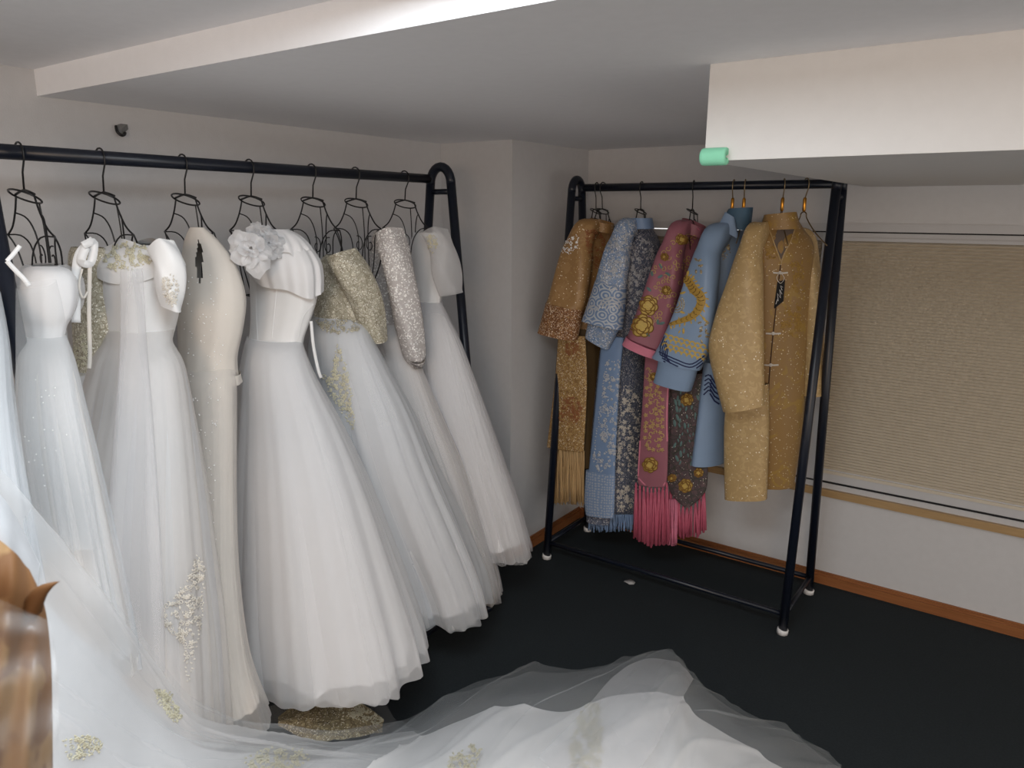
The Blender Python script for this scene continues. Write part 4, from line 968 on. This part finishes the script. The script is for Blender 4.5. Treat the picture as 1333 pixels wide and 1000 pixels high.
for k in range(4): a.strip([tuple(p) for p in catmull([(858 + k * 2, 458 + k * 4), (880, 468 + k * 4), (900, 474 + k * 4), (918, 462 + k * 4)], 14)], .8)
a.build('stripe_embroidery', m_navy, J4)
a = Applique(['J4_sl'])
for row in range(4):
    for k in range(8):
        x, y = 866 + k * 7 + (row % 2) * 3, 438 + row * 6 + k * 2.0
        if y < 474: a.strip([(x + 3.4 * math.cos(math.pi + j * math.pi / 6), y + 3.4 * math.sin(math.pi + j * math.pi / 6)) for j in range(7)], 1.1)
a.build('scale_embroidery', m_yel, J4)
lace('gold_embroidery', ['J4_body'], [(936, 314), (946, 312), (950, 326), (944, 338), (936, 332)], 16, m_lacebrown, J4, 71, 2.6)
K4 = garment('robe_gown', 'plain light blue gown hanging beneath the dragon jacket', 'gown', 922, 600)
ring_loft('gown_body', [(470, 916, 950, .55), (530, 909, 946, .55), (602, 900, 944, .55)], m_r4, K4, 1, 2.72, NINE - .35, 20, 72, ripple_fn(135, (3, 5), .03), .6, key='K4_body')
a = Applique(['K4_body', 'J4_body'])
for k in range(5): a.strip([(916 + k * .5, 508 - k * 6 + 6), (922, 498 - k * 5 + 10), (926, 500 - k * 5 + 10)], .9); a.strip([(924, 488 + k * 6), (930, 498 + k * 6), (936, 502 + k * 6)], 1.1)
a.build('stripe_embroidery', m_navy, K4)
# --- gold robe
m_r5 = brocade('pale_gold_brocade', srgb(180, 152, 106), srgb(192, 164, 118), scale=45, rough=.42, spark=.012, sparkcol=(1, .95, .8, 1), sscale=330)
m_r5d = brocade('dark_gold_brocade', srgb(150, 118, 72), srgb(160, 128, 66), scale=18, thr=.55, rough=.42, spark=.012, sparkcol=(1, .92, .7, 1))
m_dullgold = plain('dull_gold_thread', srgb(160, 126, 62), .5, nscale=140, namp=.25)
J5 = garment('robe_jacket', 'pale gold brocade jacket with knot buttons and black swing tag', 'jacket', 1010, 530)
op = [(1014, 292), (1024, 292), (1034, 300), (1022, 330), (1016, 338), (1006, 318)]
ring_loft('body', [(288, 1000, 1040, .6), (300, 984, 1048, .6), (315, 972, 1058, .62), (345, 972, 1060, .62), (430, 976, 1052, .6), (540, 978, 1046, .6), (632, 984, 1034, .6)], m_r5d, J5, 1, 2.78, NINE - .75, 34, 96, ripple_fn(141, (3, 5, 8), .02), .5, key='J5_body')
strip_loft('sleeve', [((990, 297), (1002, 294), 2.70, .02), ((972, 308), (996, 306), 2.64), ((962, 326), (992, 328), 2.61), ((950, 362), (992, 356), 2.58), ((930, 420), (993, 420), 2.56), ((924, 462), (994, 462), 2.55), ((942, 535), (995, 528), 2.55)], m_r5, J5, 1, nr=30, b=.05, ripple=ripple_fn(142, (2, 3), .06), key='J5_sl')
strip_loft('sleeve', [((1036, 300), (1046, 302), 2.82, .02), ((1042, 312), (1060, 320), 2.85), ((1047, 340), (1066, 346), 2.86), ((1050, 380), (1070, 384), 2.86), ((1048, 450), (1072, 452), 2.87), ((1044, 512), (1071, 515), 2.87)], m_r5, J5, 1, nr=24, b=.05, key='J5_fs')
strip_loft('collar', [((996, 280), (1036, 276), 2.74), ((990, 300), (1042, 298), 2.74)], m_r5d, J5, 1, nr=8, b=.05, key='J5_col')
a = Applique(['J5_body']); a.fan((1018, 308), op, .004, .003); a.build('neck_opening', plain('grey_lining', srgb(104, 92, 84), .8), J5)
for pth in ([(1036, 292), (1030, 312), (1020, 332), (1016, 345)], [(1000, 296), (1008, 318), (1016, 340)]):
    a = Applique(['J5_body']); a.strip([tuple(p) for p in catmull(pth, 14)], .9, .006); a.build('neck_piping', m_r5, J5)
a = Applique(['J5_body']); a.strip([tuple(p) for p in catmull([(1016, 345), (1010, 400), (1003, 470), (999, 530), (998, 560)], 30)], .8, .003); a.build('front_edge', plain('dark_bronze_edge', srgb(70, 46, 30), .6), J5)
for x, y in ((1015, 355), (1006, 434), (1003, 475)):
    a = Applique(['J5_body']); a.strip([(x - 9, y), (x - 3, y + .5), (x, y), (x + 4, y + .5), (x + 10, y)], 1.1, .006)
    a.fan((x, y), [(x + 2.4 * math.cos(q), y + 2.4 * math.sin(q)) for q in [k * .7854 for k in range(8)]], .014, .005); a.build('knot_button', m_beige, J5)
lace('gold_embroidery', ['J5_body'], [(1024, 400), (1040, 396), (1044, 420), (1036, 440), (1018, 430)], 24, m_dullgold, J5, 72, 4)
lace('gold_embroidery', ['J5_body'], [(996, 324), (1008, 322), (1010, 336), (998, 338)], 10, m_dullgold, J5, 73, 3)
lace('gold_embroidery', ['J5_body'], [(1030, 340), (1044, 344), (1046, 380), (1034, 378)], 16, m_dullgold, J5, 74, 4)
K5 = garment('robe_gown', 'pale gold straight brocade gown below the gold jacket sleeve', 'gown', 970, 650)
strip_loft('gown_body', [((948, 500), (1000, 500), 2.66), ((943, 560), (1001, 560), 2.66), ((944, 649), (998, 650), 2.66)], m_r5, K5, 1, nr=16, b=.035, key='K5_body')
# swing tag
tg = thing('swing_tag', 'black swing tag with white script on the gold jacket', 'tag', tuple(on(1012, 385, 1, 2.62)))
h = hit(['J5_body'], 1014, 384); yt = h[0].y - .006
def tq(x, y, o=0): return on(x, y, 1, yt - o)
m_black = plain('black_card', srgb(20, 20, 22), .5); m_wht = plain('white_print', (.8, .8, .8, 1), .5)
mesh('card', [tq(1010, 368), tq(1022, 364), tq(1020, 392), tq(1008, 402), tq(1006, 394)], [(0, 1, 2, 3, 4)], m_black, tg, False, thick=.001)
s_ = MB()
for pts in ([(1013, 392), (1012, 382), (1016, 388), (1015, 377), (1018, 383)], [(1018, 378), (1016, 372), (1019, 374)], [(1010, 396), (1012, 390)]):
    s_.tube([tq(x, y, .002) for x, y in pts], .0009, 4)
s_.build('script', m_wht, tg)
MB().tube(smooth_path([tq(1015, 355, .01), tq(1011, 362, .012), tq(1016, 369, .004), tq(1021, 362, .012), tq(1016, 355, .01)], 20), .001, 5).build('string', m_beige, tg, True)

# ------------------------------------------------------------------ small things
mint = MB(); c = on(930, 204, 1, 1.452)
prof = [(-.0255, .011), (-.0255, .0135), (-.0235, .0160), (-.018, .0168), (.019, .0168), (.0235, .0165), (.0255, .0150), (.0255, .007), (.020, .006)]
V = []; Fc = []
for x, r in prof:
    for k in range(24): V.append(c + Vector((x, r * math.cos(k * math.pi / 12), r * math.sin(k * math.pi / 12))))
for i in range(len(prof) - 1):
    for k in range(24): Fc.append((i * 24 + k, i * 24 + (k + 1) % 24, (i + 1) * 24 + (k + 1) % 24, (i + 1) * 24 + k))
Fc.append(tuple(range(24)))
Fc.append(tuple((len(prof) - 1) * 24 + k for k in range(24))[::-1])
tag(mesh('corner_bumper', V, Fc, m_mint, None, True), 'mint green foam roll stuck on the corner of the ceiling box', 'bumper')
# scrap on carpet
sc = thing('paper_scrap', 'small pale leaf-shaped scrap lying on the dark carpet', 'scrap', tuple(fl(820, 757, 0)))
o = [(812, 757), (816, 754.5), (820, 754), (824, 755.5), (827, 758.5), (825, 761), (819, 761), (816, 759)]
mesh('blade', [fl(820, 757.5, .008)] + [fl(x, y, .003) for x, y in o], [(0, i + 1, (i + 1) % 8 + 1) for i in range(8)], plain('pale_paper', (.42, .42, .42, 1), .7), sc, True, thick=.001)
MB().tube([fl(816, 758, .004), fl(814.5, 757.5, .005), fl(813, 756, .006)], .0015, 5).build('stalk', plain('pale_stalk', (.4, .4, .4, 1), .7), sc, True)
# torn hole with cable stub on left wall
hw = thing('cable_stub', 'torn grey patch with a black cable stub high on the left wall', 'cable', tuple(on(158, 168, 0, XL)))
def wl(x, y, o=.0): return on(x, y, 0, XL + .002 + o)
mesh('torn_patch', [wl(158, 167, .012)] + [wl(x, y, .001) for x, y in ((151, 163), (157, 161), (166, 162), (167, 168), (163, 172), (160, 175), (155, 173), (152, 168))], [(0, i + 1, (i + 1) % 8 + 1) for i in range(8)], plain('grey_plaster', (.22, .22, .22, 1), .9), hw, False)
MB().tube(smooth_path([wl(151, 164, .010), wl(152.5, 171, .02), wl(157, 175.5, .022), wl(161, 176, .02), wl(163, 173, .012)], 16), .004, 6).build('cable', m_wire, hw, True)
